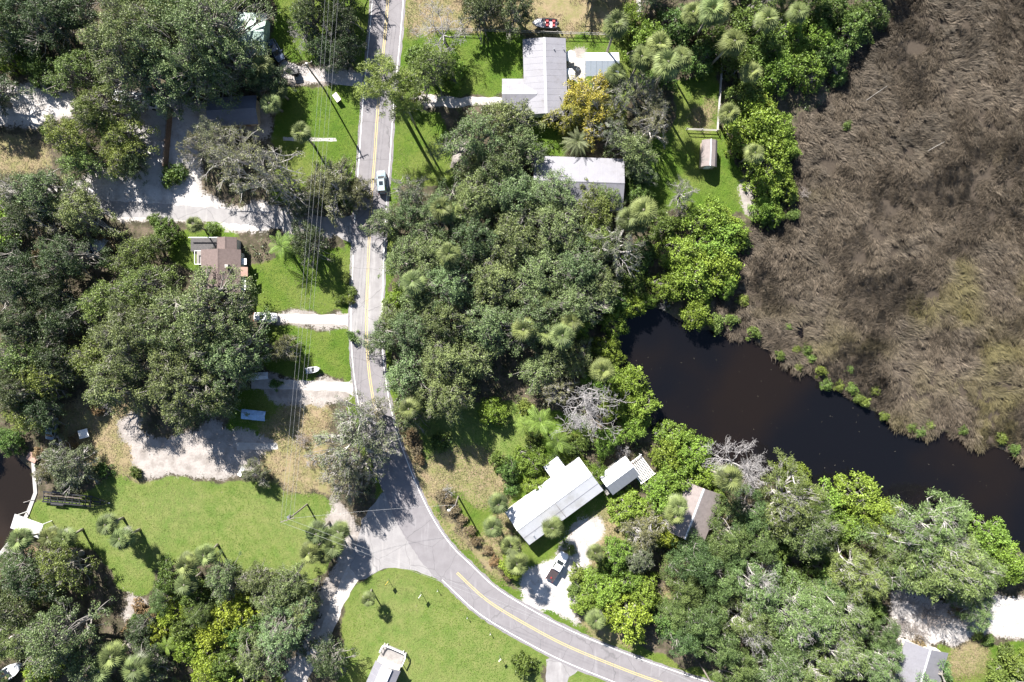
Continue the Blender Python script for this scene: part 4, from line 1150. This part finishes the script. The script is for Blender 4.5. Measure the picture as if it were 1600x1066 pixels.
def tarp(label, px, py, rz, L, Wd, h, mat, cat='tarp', name='tarp_shelter'):
    t = thing(name, label, cat, (*W(px,py,h),0), rz)
    mb = MB(); n = 8; rr_ = random.Random(px)
    for i in range(n+1):
        for j in range(5):
            mb.v.append((-L/2+L*i/n, -Wd/2+Wd*j/4, h-.25*abs(j-2)/2+rr_.uniform(-.06,.06)))
    for i in range(n):
        for j in range(4): mb.f.append((i*5+j,(i+1)*5+j,(i+1)*5+j+1,i*5+j+1))
    obj('tarp', mb, mat, t)
    for sx in (-1,1):
        for s in (-1,1): obj('post', MB().cyl(sx*(L/2-.1), s*(Wd/2-.1), 0, h-.3, .03, 6), METAL, t)
tarp('blue and silver tarp shelter in the shade of the great oak', 395,649, math.radians(-6), 4.6, 1.9, 1.9, mat_plain('tarp_cloth', (.28,.42,.60), .6, .3, 1.0))
tarp('silver tarp shelter at the oak edge beside the pale driveway', 402,588, math.radians(4), 4.0, 1.4, 1.8, mat_plain('silver_cloth', (.48,.5,.54), .6, .2, 1.0))
t = thing('utility_cart', 'small dark box cart standing on the gravel driveway', 'cart', (*W(463,116),0), .2)
obj('box', MB().bbox(-.7,.7,-.5,.5,.4,1.3,.05), BLACK, t)
for s in (-1,1): obj('wheel', MB().wheel(0,s*.56,.28,.28,.1,12), TYRE, t)
# long brown boundary fence, planks one by one
def fence(name, label, pts, h, mat, step=2.4, rails=2, pick=False, rail_r=.035, cat='fence', post_r=.06):
    a = Vector((*W(*pts[0]),0)); b = Vector((*W(*pts[1]),0)); L = (b-a).length
    t = thing(name, label, cat, a, math.atan2((b-a).y,(b-a).x))
    n = max(1, round(L/step))
    for i in range(n+1): obj('post', MB().box(L*i/n-post_r,L*i/n+post_r,-post_r,post_r,-.1,h+.08), mat, t)
    for k in range(rails):
        z = h*(k+1)/rails-.05
        obj('rail', MB().box(0,L,-post_r-rail_r*2,-post_r-.002,z-rail_r,z+rail_r), mat, t)
    if pick:
        w = L/round(L/.30)
        base = MB().box(.0,w-.02,post_r+.0,post_r+.04,.05,h).mesh('board'); base.materials.append(mat)
        for i in range(round(L/.30)):
            o = obj('board', base, mat, t); o.location = (i*w,.003,(i*37%5)*.012)
fence('wooden_fence', 'tall brown board fence crossing the shaded sandy yard', ((270,172),(262,263)), 1.9, BROWN_WOOD, 2.4, 2, True)
fence('white_fence', 'white rail fence along the thicket behind the back lawn', ((1128,88),(1120,206)), 1.3, CONCRETE, 2.4, 3, rail_r=.05)
fence('white_fence', 'short white rail fence crossing the back lawn beside the garden shed', ((1072,203),(1119,205)), 1.2, CONCRETE, 2.4, 2, rail_r=.05)
fence('wire_fence', 'thin grey post and rail fence between the dirt yard and green lawn', ((680,47),(955,56)), 1.2, GREY_DECK, 2.6, 2, rail_r=.04)
# utility poles and lines
def pole(label, px, py, h, arm_a=None, lamp=False, top=None):
    t = thing('utility_pole', label, 'utility pole', (*W(px,py),0), 0)
    obj('mast', MB().tube([(0,0,-.2),(0,0,h)], [.17,.12], 10), POLE_WOOD, t)
    if arm_a is not None:
        d = Vector((math.cos(arm_a), math.sin(arm_a), 0))
        ar = obj('crossarm', MB().tube([d*-1.25+Vector((0,0,h-.4)), d*1.25+Vector((0,0,h-.4))], .075, 6), POLE_WOOD, t)
        for s in (-1.15,-.45,.45,1.15): obj('insulator', MB().cyl(d.x*s, d.y*s, h-.34, h-.12, .05, 8), METAL, ar)
        obj('transformer', MB().cyl(-d.y*.34, d.x*.34, h-1.9, h-.9, .24, 12), METAL, t)
    if lamp:
        obj('lamp_arm', MB().tube([(0,0,h-.6),(-.5,-.4,h-.2),(-1.1,-.9,h-.2)], .035, 6), METAL, t)
        obj('lamp_head', MB().dome(-1.2,-1.0,h-.28,.32,.22,.14), WHITE_PAINT, t)
    return t
pole('tall wooden utility pole on the lawn between road and gravel driveway', 507,140, 12.2, .4)
pole('wooden utility pole with crossarm on the big lawn beside the palm clump', 480,788, 11.8, .3)
pole('short wooden pole with white street lamp beside the long white house', 716,776, 6.9, None, True)
pole('wooden roadside pole with white lamp beside the feathery trees', 1093,1036, 11.0, -.4, True)
pole('wooden utility pole beside the road above the top verge', 551,-62, 11.8, 0.0)
def wire(label, a, b, sag, group):
    a = Vector(a); b = Vector(b)
    pts = [a*(1-t)+b*t-Vector((0,0,sag*4*t*(1-t))) for t in [i/24 for i in range(25)]]
    tag(obj('power_line', MB().tube(pts, .016, 4), WIRE), label, 'power line', group)
x0, y0 = W(480,788); x1, y1 = W(551,-62); x2, y2 = W(1093,1036); x3, y3 = W(716,776); x4, y4 = W(507,140)
for i, s in enumerate((-1.15,-.45,.45,1.15)):
    wire('thin grey power line strung above the verge beside the road', (x0+s*math.cos(.3),y0+s*math.sin(.3),11.68), (x1+s,y1,11.68), 1.2+.12*i, 'power lines along the road')
for i, s in enumerate((-1.15,.45)):
    wire('thin grey power line crossing the road at the junction', (x0+s*math.cos(.3),y0+s*math.sin(.3),11.68), (x2+s*math.cos(-.4),y2+s*math.sin(-.4),10.88), 1.3+.2*i, 'power lines over the junction')
wire('thin service wire from the lamp pole across the junction', (x0,y0,10.6), (x3,y3,6.7), 1.0, None)
# road signs, mailboxes
def sign(label, px, py, h, rz, w, hh, mat, cat='road sign', name='road_sign', face=True):
    t = thing(name, label, cat, (*W(px,py),0), rz)
    obj('post', MB().box(-.035,.035,-.035,.035,-.1,h), METAL, t)
    obj('plate', MB().box(-w/2,w/2,-.06,-.037,h-hh,h), mat, t)
sign('yellow road sign on a post at the lawn corner by the junction', 607,905, 2.4, .9, .75, .75, YELLOW)
sign('white road sign on the lawn second from the junction corner', 658,925, 2.5, .9, .8, .6, WHITE_PAINT)
for lab, px, py in (('small white marker post on the lawn curve after the white road sign',684,921),('small white marker post on the lawn midway along the road curve',730,963),('small white marker post on the lawn near the round dark bush',766,988)):
    sign(lab, px, py, 1.1, .8, .22, .3, WHITE_PAINT, 'marker post', 'marker_post')
sign('white sign on a post beside the round dark bush', 781,1024, 2.2, .8, .6, .5, WHITE_PAINT)
# logs lying in the marsh, floating flecks
for i, (lab, a, b) in enumerate((('grey bleached log lying in marsh grass near the thicket edge',(1352,158),(1384,136)),('shorter grey bleached log lying far out in the marsh grass',(1448,237),(1473,223)))):
    pa, pb = Vector((*W(*a),.42)), Vector((*W(*b),.55))
    mb = MB().tube([pa, (pa+pb)/2+Vector((0.03,.06,.02)), pb], [.065,.055,.04], 8)
    mb.tube([pb*.8+pa*.2, pb*.75+pa*.25+Vector((.2,.35,.15))], [.035,.012], 5)
    tag(obj('fallen_log', mb, BARK), lab, 'log')
pa, pb = Vector((*W(35,786),-.35)), Vector((*W(54,780),.4))
tag(obj('mooring_pole', MB().tube([pa,(pa*.5+pb*.5)+Vector((0,0,.02)),pb], [.07,.06,.05], 7), GREY_DECK), 'thin pale pole leaning from canal water onto the seawall', 'pole')
rr_ = np.random.RandomState(5); mb = MB(); k = 0
while k < 70:
    px, py = 980+620*rr_.rand(), 490+360*rr_.rand()
    if not inside(CREEK, np.array([px]), np.array([py]))[0]: continue
    k += 1
    x, y = W(px,py); s = .02+.03*rr_.rand(); a = rr_.rand()*PI
    mb.add([(x+s*math.cos(a+q),y+s*math.sin(a+q),-.545) for q in (0,1.4,3.1,4.6)], [(0,1,2,3)])
tag(obj('floating_leaves', mb, mat_plain('floating_leaf', (.3,.27,.2), .7)), 'tiny pale leaves floating on the dark creek water', 'leaves', None, 'stuff')

# ------------------------------------------------------------------ trees, each a thing of its own
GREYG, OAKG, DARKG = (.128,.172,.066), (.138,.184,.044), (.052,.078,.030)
BRIGHT, YELG, DEEP = (.128,.196,.028), (.150,.165,.024), (.072,.118,.025)
OLIVE, PALMG, PUFFG, FEATH, PINEG = (.140,.155,.076), (.105,.135,.046), (.082,.130,.042), (.120,.168,.054), (.19,.23,.045)
LIME = (.150,.205,.025)
KIND = {   # code: (prototype, colour, object name, category, describing words)
 'O': (None, GREYG, 'live_oak', 'tree', 'grey-green live oak'),
 'G': (None, OAKG, 'live_oak', 'tree', 'fresh green spreading oak'),
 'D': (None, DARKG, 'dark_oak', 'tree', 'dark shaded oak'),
 'S': ('sparse', OLIVE, 'moss_hung_oak', 'tree', 'thin grey-branched mossy oak'),
 'Y': ('loose', (.27,.25,.040), 'yellowing_tree', 'tree', 'yellow-green thin-leaved tree'),
 'B': ('bush', BRIGHT, 'leafy_shrub', 'shrub', 'bright green bushy shrub'),
 'L': ('bush', LIME, 'leafy_shrub', 'shrub', 'lime green leafy shrub'),
 'N': ('bush', DEEP, 'dark_shrub', 'shrub', 'deep green leafy shrub'),
 'V': ('loose', OLIVE, 'olive_shrub', 'shrub', 'dull olive twiggy shrub'),
 'b': ('small_bush', (.105,.148,.032), 'small_shrub', 'shrub', 'little bright green bush'),
 'n': ('small_bush', DEEP, 'small_shrub', 'shrub', 'little dark green bush'),
 'w': ('small_bush', (.17,.125,.072), 'dry_shrub', 'shrub', 'brown withered bush'),
 'U': ('puff', PUFFG, 'cedar_tree', 'tree', 'dense puffy dark cedar'),
 'F': ('feather', FEATH, 'feathery_pine', 'tree', 'feathery grey-green pine'),
 'P': ('palm', PALMG, 'fan_palm', 'palm', 'round-headed fan palm'),
 'A': ('date', (.105,.13,.065), 'date_palm', 'palm', 'big feather-leaved date palm'),
 'Q': ('queen', (.10,.165,.030), 'feather_palm', 'palm', 'arching feather palm'),
 'X': ('bare', None, 'dead_tree', 'tree', 'bleached bare dead tree'),
 'T': ('twiggy', None, 'bare_bush', 'shrub', 'leafless grey twiggy bush'),
 'Z': ('bare', None, 'dead_snag', 'tree', 'tall bleached dead snag'),
 'I': ('pine', PINEG, 'tall_pine', 'tree', 'tall thin yellow-green pine'),
}
TREES = {
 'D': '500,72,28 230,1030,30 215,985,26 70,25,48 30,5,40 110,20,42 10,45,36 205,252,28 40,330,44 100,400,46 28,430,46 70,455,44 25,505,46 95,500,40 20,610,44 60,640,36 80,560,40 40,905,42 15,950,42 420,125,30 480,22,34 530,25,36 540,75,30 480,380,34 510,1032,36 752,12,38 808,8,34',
 'G': '192,243,32 110,112,40 150,172,46 105,215,40 185,212,36 125,252,34 60,590,40 30,560,42 205,400,34 235,385,24 160,470,40 225,455,52 150,555,42 40,650,34 670,108,38 92,882,40 60,925,34 930,325,36 935,380,34 948,306,26',
 'O': '205,60,80 300,60,85 250,112,62 330,105,58 340,12,40 265,20,58 120,325,46 300,500,84 215,520,74 280,585,76 175,590,52 355,560,58 352,518,44 330,625,42 740,215,48 790,185,42 815,225,40 780,262,42 745,255,34 690,330,46 745,310,46 800,305,50 855,305,44 865,355,54 800,375,55 735,375,48 675,395,44 628,405,36 606,345,32 640,330,34 700,445,50 770,440,54 840,430,54 905,415,48 900,475,48 835,495,48 760,505,50 690,500,46 640,520,44 600,530,32 690,565,50 635,585,42 690,620,44 735,560,40 870,545,40 845,575,38 900,565,30 940,445,36 640,640,36 85,1000,58 130,1035,40 425,935,34 440,990,48 395,1030,36 345,905,32 450,915,34 400,905,30 470,955,30 225,1060,34 60,300,50 990,232,36 1000,262,26 650,470,34 610,500,26 ',
 'S': '300,228,30 955,205,30 1020,195,34 1025,160,26 540,755,34 560,735,34 350,232,48 395,262,58 440,285,42 60,330,44 545,690,58 560,655,46 590,690,38 530,735,46 965,385,46 970,150,38 1000,135,34 640,300,34 1068,300,26 735,340,30 870,610,30 20,300,40 330,210,34 585,640,26',
 'V': '520,285,42 490,300,30 440,545,26 100,728,40 72,738,22 395,740,22 1010,830,38 1000,870,30 560,300,26 470,320,24',
 'Y': '922,158,46 895,172,34 950,175,32',
 'B': '950,548,28 962,502,26 946,588,26 988,474,24 1010,470,18 968,478,22 1056,768,22 1118,772,20 1185,190,46 1205,245,42 1222,205,30 1228,235,26 1215,280,28 1165,215,32 1200,290,30 1110,345,38 1125,375,38 1065,395,38 1085,432,38 1125,410,40 1050,445,30 1092,490,27 1135,445,24 980,600,34 1000,640,34 965,635,30 990,668,26 1060,692,34 1048,712,32 1082,712,34 1055,752,36 1100,742,32 1034,775,32 985,795,32 968,868,30 945,925,34 915,940,26 1008,930,28 985,910,24 1245,752,30 1290,790,36 1350,785,44 1385,820,34 1320,825,32 1555,842,34 1582,885,34 1290,345,2 905,510,26 832,722,26 840,760,22 930,742,24 1240,45,36 1285,60,32 1265,105,34 1215,110,36 1010,60,36 985,30,30 1210,330,22 1195,325,22 700,100,28 1230,290,22 930,600,26 950,690,24',
 'L': '640,455,26 618,468,22 265,960,28 245,990,28 335,985,38 365,955,34 325,1045,34 770,645,25 985,968,40 1150,360,24 1190,165,26 955,960,22 60,1045,34 290,1010,30 1040,835,30 1130,345,26 800,885,22 640,150,20 10,90,24',
 'N': '1218,862,28 1292,885,28 1205,1005,28 1365,952,26 1240,905,28 1275,12,30 1310,15,30 1035,350,28 1062,35,38 1180,30,38 1160,95,34 1170,150,34 1300,85,32 1335,40,34 1365,15,28 1120,60,34 1090,90,32 20,60,26 60,105,30 255,362,24 265,910,30 300,930,28 285,985,30 380,995,34 350,1040,32 10,690,24 795,735,20 1055,970,34 1000,300,26 1000,400,30 990,440,28 965,470,26 400,105,22 1030,120,26 1200,70,36',
 'U': '1300,930,32 1235,1005,30 1385,990,28 1090,880,44 1072,915,38 1130,905,36 1142,835,42 1175,800,40 1100,970,44 1072,1000,36 1125,1012,36 1190,850,36 1150,870,32 1060,960,28 1150,1045,34 250,940,24 310,960,26',
 'F': '1235,785,52 1265,830,48 1185,920,46 1175,970,44 1255,960,54 1320,960,48 1305,1030,50 1225,1040,48 1375,1040,36 1340,900,44 1455,840,60 1480,890,58 1430,880,46 1525,900,44 1400,860,36 1280,1075,40 1530,950,30 30,885,34 10,1000,40',
 'P': '425,158,20 468,205,17 30,848,20 68,842,20 100,840,22 163,823,22 188,843,22 298,880,21 316,868,21 288,915,20 170,1025,24 205,1045,24 150,1050,24 573,935,15 498,832,22 516,848,22 490,862,20 527,838,20 505,870,18 962,40,20 960,112,20 1030,60,22 1045,100,22 1067,92,20 1110,20,22 1138,62,22 1147,172,20 1122,15,20 1200,30,20 1245,23,17 1010,325,22 975,342,20 1002,350,18 690,322,22 703,335,20  715,392,20 645,445,22 820,510,22 855,518,20 883,530,20 895,500,20 940,572,20 637,643,18 775,792,20 775,830,20 800,852,20 812,878,20 868,828,20 1060,790,20 1135,752,22 1055,800,16 932,970,20 930,870,16 407,100,22 395,115,18 438,142,18 1185,232,18 600,205,1 300,352,16 845,475,18 1000,90,20 1088,20,20 1180,110,18',
 'A': '903,222,30',
 'Q': '440,385,28 845,660,30 872,690,26 820,665,22 260,1010,20',
 'X': '690,42,58 918,628,72 1152,728,62 1178,748,46 470,55,30 1220,45,24 505,55,34 900,655,28',
 'Z': '1195,912,40 1185,1000,30 1478,862,48 1255,985,28 1228,790,30 1320,1015,26 1425,825,28',
 'T': '972,705,17 1040,477,12 372,925,22 1052,965,20 1045,110,16 260,962,16 1180,905,24 1210,930,22 1090,990,16 1050,395,16 1065,330,20 165,640,14 470,690,20 485,720,18 1260,300,14 330,905,16 1420,945,32 1460,960,34 1440,985,28 1490,985,28 1405,975,30 1475,940,26 1510,965,24 700,770,14',
 'I': '603,125,58 632,158,34',
 'b': '1250,575,8 1268,562,9 1285,580,10 1293,600,10 1312,602,9 1336,608,10 1346,622,9 1353,628,9 1370,610,9 1385,650,8 1427,668,9 1440,675,9 1455,664,8 1508,672,8 1570,686,10 1590,705,9 1262,545,9 1245,545,8 1222,555,9 1330,578,7 1180,520,12 1120,505,16 1145,500,12 1160,470,10 1232,512,7 1165,380,14 1235,310,16 1240,335,12 1200,345,14 1325,195,9 1353,55,14 1310,120,14 820,640,14 835,680,14 870,722,14 900,700,16 885,680,14 920,690,15 860,745,12 905,718,10 940,765,10 975,660,14 890,860,10  900,895,14 900,920,14 930,900,14 945,880,14 960,910,14 1025,940,12 1545,1000,10 1530,995,8 1590,1040,22 1560,1055,18 1575,1020,14 640,115,14 650,85,16 240,340,10 330,358,10 548,455,9 545,470,8 540,435,9',
 'n': '262,272,18 278,268,14 820,1040,20 690,690,16 830,700,14 800,760,14 550,525,10 530,470,9 690,600,14 780,720,16 400,565,12 160,735,14 210,740,10 225,1000,16 215,970,14 350,960,16 540,305,14 75,205,14 430,600,10 375,760,0',
 'w': '645,690,12 650,705,13 640,680,10 655,718,10 690,775,10 700,785,10 710,800,10 722,815,9 735,830,9 745,845,9 760,862,9 772,876,9 785,890,9 795,900,9 625,640,9 630,655,9 905,950,10 1060,925,12 1050,945,10 240,960,14 215,950,12 200,985,12 175,385,12 160,370,12 80,415,14 60,400,12 110,690,12 150,640,12 1310,870,12 1340,850,14 935,945,12 1440,1010,14 1500,960,12 60,710,10',
}
LAND = [('the white L-shaped house',850,120),('the low wide grey and white house',905,285),('the brown-roofed cottage',345,425),('the long white house',866,784),
 ('the taupe-roofed house',1083,803),('the gambrel garden shed',1110,240),('the pale teal house',370,45),('the black boat trailer',115,778),('the white pickup truck',870,887),
 ('the black hulled boat',851,35),('the silver-blue car on the road',596,285),('the white dock shelter',42,822),('the white motorhome',203,152),('the blue tarp shelter',395,648),
 ('the road junction',590,850),('the bare sand clearing',300,715),('the head of the creek',990,510),('the little creek jetty',1030,672),('the narrow marsh pool',1245,515),
 ('the bleached log near the thicket',1368,147),('the cabin with the curved porch rail',591,1076),('the pale grey house by the sand track',1436,1062),('the white car on the driveway',414,496),
 ('the brown board fence',266,218),('the lamp pole by the feathery trees',1093,1036),('the tall pole by the gravel driveway',507,140),('the white boat in the shade',145,388),
 ('the white and tan boat',12,1052),('the white skiff',488,578),('the white table in the weeds',130,678),('the far creek bank',1400,790),('the creek bank bushes',1500,680),
 ('the white folding shelter of palms',310,890),('the shaded wood centre',760,430),('the date palm',903,222)]
LAND = [l for l in LAND if 'folding shelter' not in l[0] and 'wood centre' not in l[0]] + [('the round lime shrub',770,645)]
ORD = ['closest to']+[w+' closest to' for w in 'second third fourth fifth sixth seventh eighth ninth tenth eleventh twelfth'.split()]
rt = random.Random(99)
items = []
for code, txt in TREES.items():
    for q in txt.split():
        px, py, rp = [float(v) for v in q.split(',')]
        if rp < 4: continue
        items.append((code, px, py, rp))
# woods go on beyond the sheet on every side that is wooded
road_pts = CLs
def free(px, py, rp):
    if ((road_pts-np.array([px,py]))**2).sum(1).min() < (38+rp*.45)**2: return False
    for pl in (CREEK, CANAL, MARSH):
        if inside(pl, np.array([px]), np.array([py]))[0]: return False
    return not any((px-i[1])**2+(py-i[2])**2 < (0.72*(rp+i[3]))**2 for i in items)
edge_items = []
for _ in range(2600):
    px, py = rt.uniform(-150,1700), rt.uniform(-130,1190)
    if -18 < px < 1618 and -18 < py < 1084: continue
    if 560 < px < 1080 and py < 0 and rt.random() < .8: continue
    if 530 < px < 1010 and py > 1060: continue
    if px > 1600 and py > 920 and rt.random() < .6: continue
    if px < 0 and 270 < py < 335: continue
    code = rt.choice('OOOGDFBNUP') if px < 1300 else rt.choice('FFBUN')
    rp = {'P': 20}.get(code, rt.uniform(28,50))
    if free(px, py, rp):
        items.append((code, px, py, rp)); edge_items.append(len(items)-1)
def proto_for(code, rp):
    p = KIND[code][0]
    if p is None:
        p = 'oak_s' if rp < 44 else ('oak_m' if rp < 66 else 'oak_l')
    return p
built = []
for n_, (code, px, py, rp) in enumerate(items):
    pn = proto_for(code, rp)
    tm, cm, R0, H0 = rt.choice(PROTO[pn])
    if code == 'P':       # palms in the open are short, those among oaks reach above them
        open_ = (px < 540 and py > 800) or (560 < px < 580 and py > 900) or (760 < px < 940 and 780 < py < 990) or px < 450
        tm, cm, R0, H0 = PROTO[pn][rt.randint(0,1) if open_ else rt.randint(2,3)]
    if code in 'PAQI':
        s = 1.0
        s = {'P': rp/20.0*rt.uniform(.88,1.08), 'A': rp/30.0, 'Q': rp/27.0, 'I': rp/44.0}[code]
        sz = s*rt.uniform(.9,1.15) if code != 'I' else 1.0*(.9 if rp < 40 else 1)
        if code == 'P' and not open_: sz *= 1.2
        H = H0*sz
        zc = H
        if code == 'I': zc = H*.85
    else:
        s = rp/8.55/R0
        sz = s**.75*rt.uniform(.9,1.12) if code not in 'bnwT' else s*rt.uniform(.8,1.1)
        if code == 'Z': sz = 10.2/H0
        H = H0*sz; zc = .72*H
    x, y = W(px, py, zc)
    built.append(dict(code=code, x=x, y=y, H=H, rp=rp, tm=tm, cm=cm, s=s, sz=sz, px=px, py=py))
# labels: kind + which landmark it grows by, ranked by how close its trunk is
by = {}
for i, b in enumerate(built):
    j = min(range(len(LAND)), key=lambda k: (W(LAND[k][1],LAND[k][2])[0]-b['x'])**2+(W(LAND[k][1],LAND[k][2])[1]-b['y'])**2)
    lx_, ly_ = W(LAND[j][1], LAND[j][2])
    by.setdefault((KIND[b['code']][4], j), []).append((math.hypot(lx_-b['x'], ly_-b['y']), i))
for (words, j), lst in by.items():
    lst.sort()
    for k, (_, i) in enumerate(lst):
        b = built[i]
        if len(lst) == 1: b['label'] = f'{words} growing nearest {LAND[j][0]}'
        elif k < len(ORD): b['label'] = f'{words} {ORD[k]} {LAND[j][0]}'
        else: b['label'] = f'{words} in the outer growth around {LAND[j][0]}'
        b['group'] = f'{words}{"es" if words.endswith("bush") else "s"} around {LAND[j][0]}'
for b in built:
    pr, colr, nm, cat, words = KIND[b['code']]
    t = thing(nm, b['label'], cat, (b['x'], b['y'], 0.0), rt.uniform(0, 2*PI), b['group'])
    mz = samp(GZ, np.array([800+b['x']*S]), np.array([533-b['y']*S]))[0]
    t.location.z = max(-.7, mz)
    t.scale = (b['s'], b['s'], b['sz'])
    bare = colr is None
    to = bpy.data.objects.new('trunk' if b['code'] not in 'BLNVbnwT' else 'stems', b['tm']); COL.objects.link(to); to.parent = t
    co = bpy.data.objects.new('branches' if bare else 'crown', b['cm']); COL.objects.link(co); co.parent = t
    if not bare:
        if b['code'] == 'P': t.rotation_euler = (rt.uniform(-.10,.10), rt.uniform(-.10,.10), t.rotation_euler.z)
        v = rt.uniform(.8,1.25) if b['code'] != 'P' else rt.uniform(.65,1.15); h = rt.uniform(-.12,.14) if b['code'] != 'P' else rt.uniform(-.05,.10)
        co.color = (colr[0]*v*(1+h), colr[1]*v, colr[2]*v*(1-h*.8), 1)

# undergrowth filling the floor of the woods and thickets
r = np.random.RandomState(77)
px, py = rand_in(9000, -140, 1700, -120, 1180, r)
wood = 1-np.clip(np.maximum.reduce([lawn_m*1.3, dry_m*.8, sand_m*1.4, marsh_m*2, creek_m*3, blur(road_m,1,1)*2]), 0, 1)
ok = (samp(paved_m, px, py) < .5) & (samp(road_m, px, py) < .5) & (samp(wood, px, py) > .75) & (vnoise(px, py, 24, 61) > .42)
bl = np.array([(b['px'], b['py']) for b in built])
C = np.stack([(px[ok]-800)/S, (533-py[ok])/S, .15+.45*r.rand(ok.sum())], -1)
CR = .45+.5*r.rand(len(C))
me = leaf_mesh('undergrowth', [leaf_cloud(r, C, CR, 26, .34, .16, .7, .3, .2, .5, .10)])
me.materials.clear()
uo = obj('undergrowth', me, mat_leaf('undergrowth_leaf')); uo.color = (.060,.085,.028,1)
tag(uo, 'low green undergrowth and leaf litter on the floor of the woods', 'undergrowth', None, 'stuff')
print('trees', len(built), 'edge', len(edge_items))
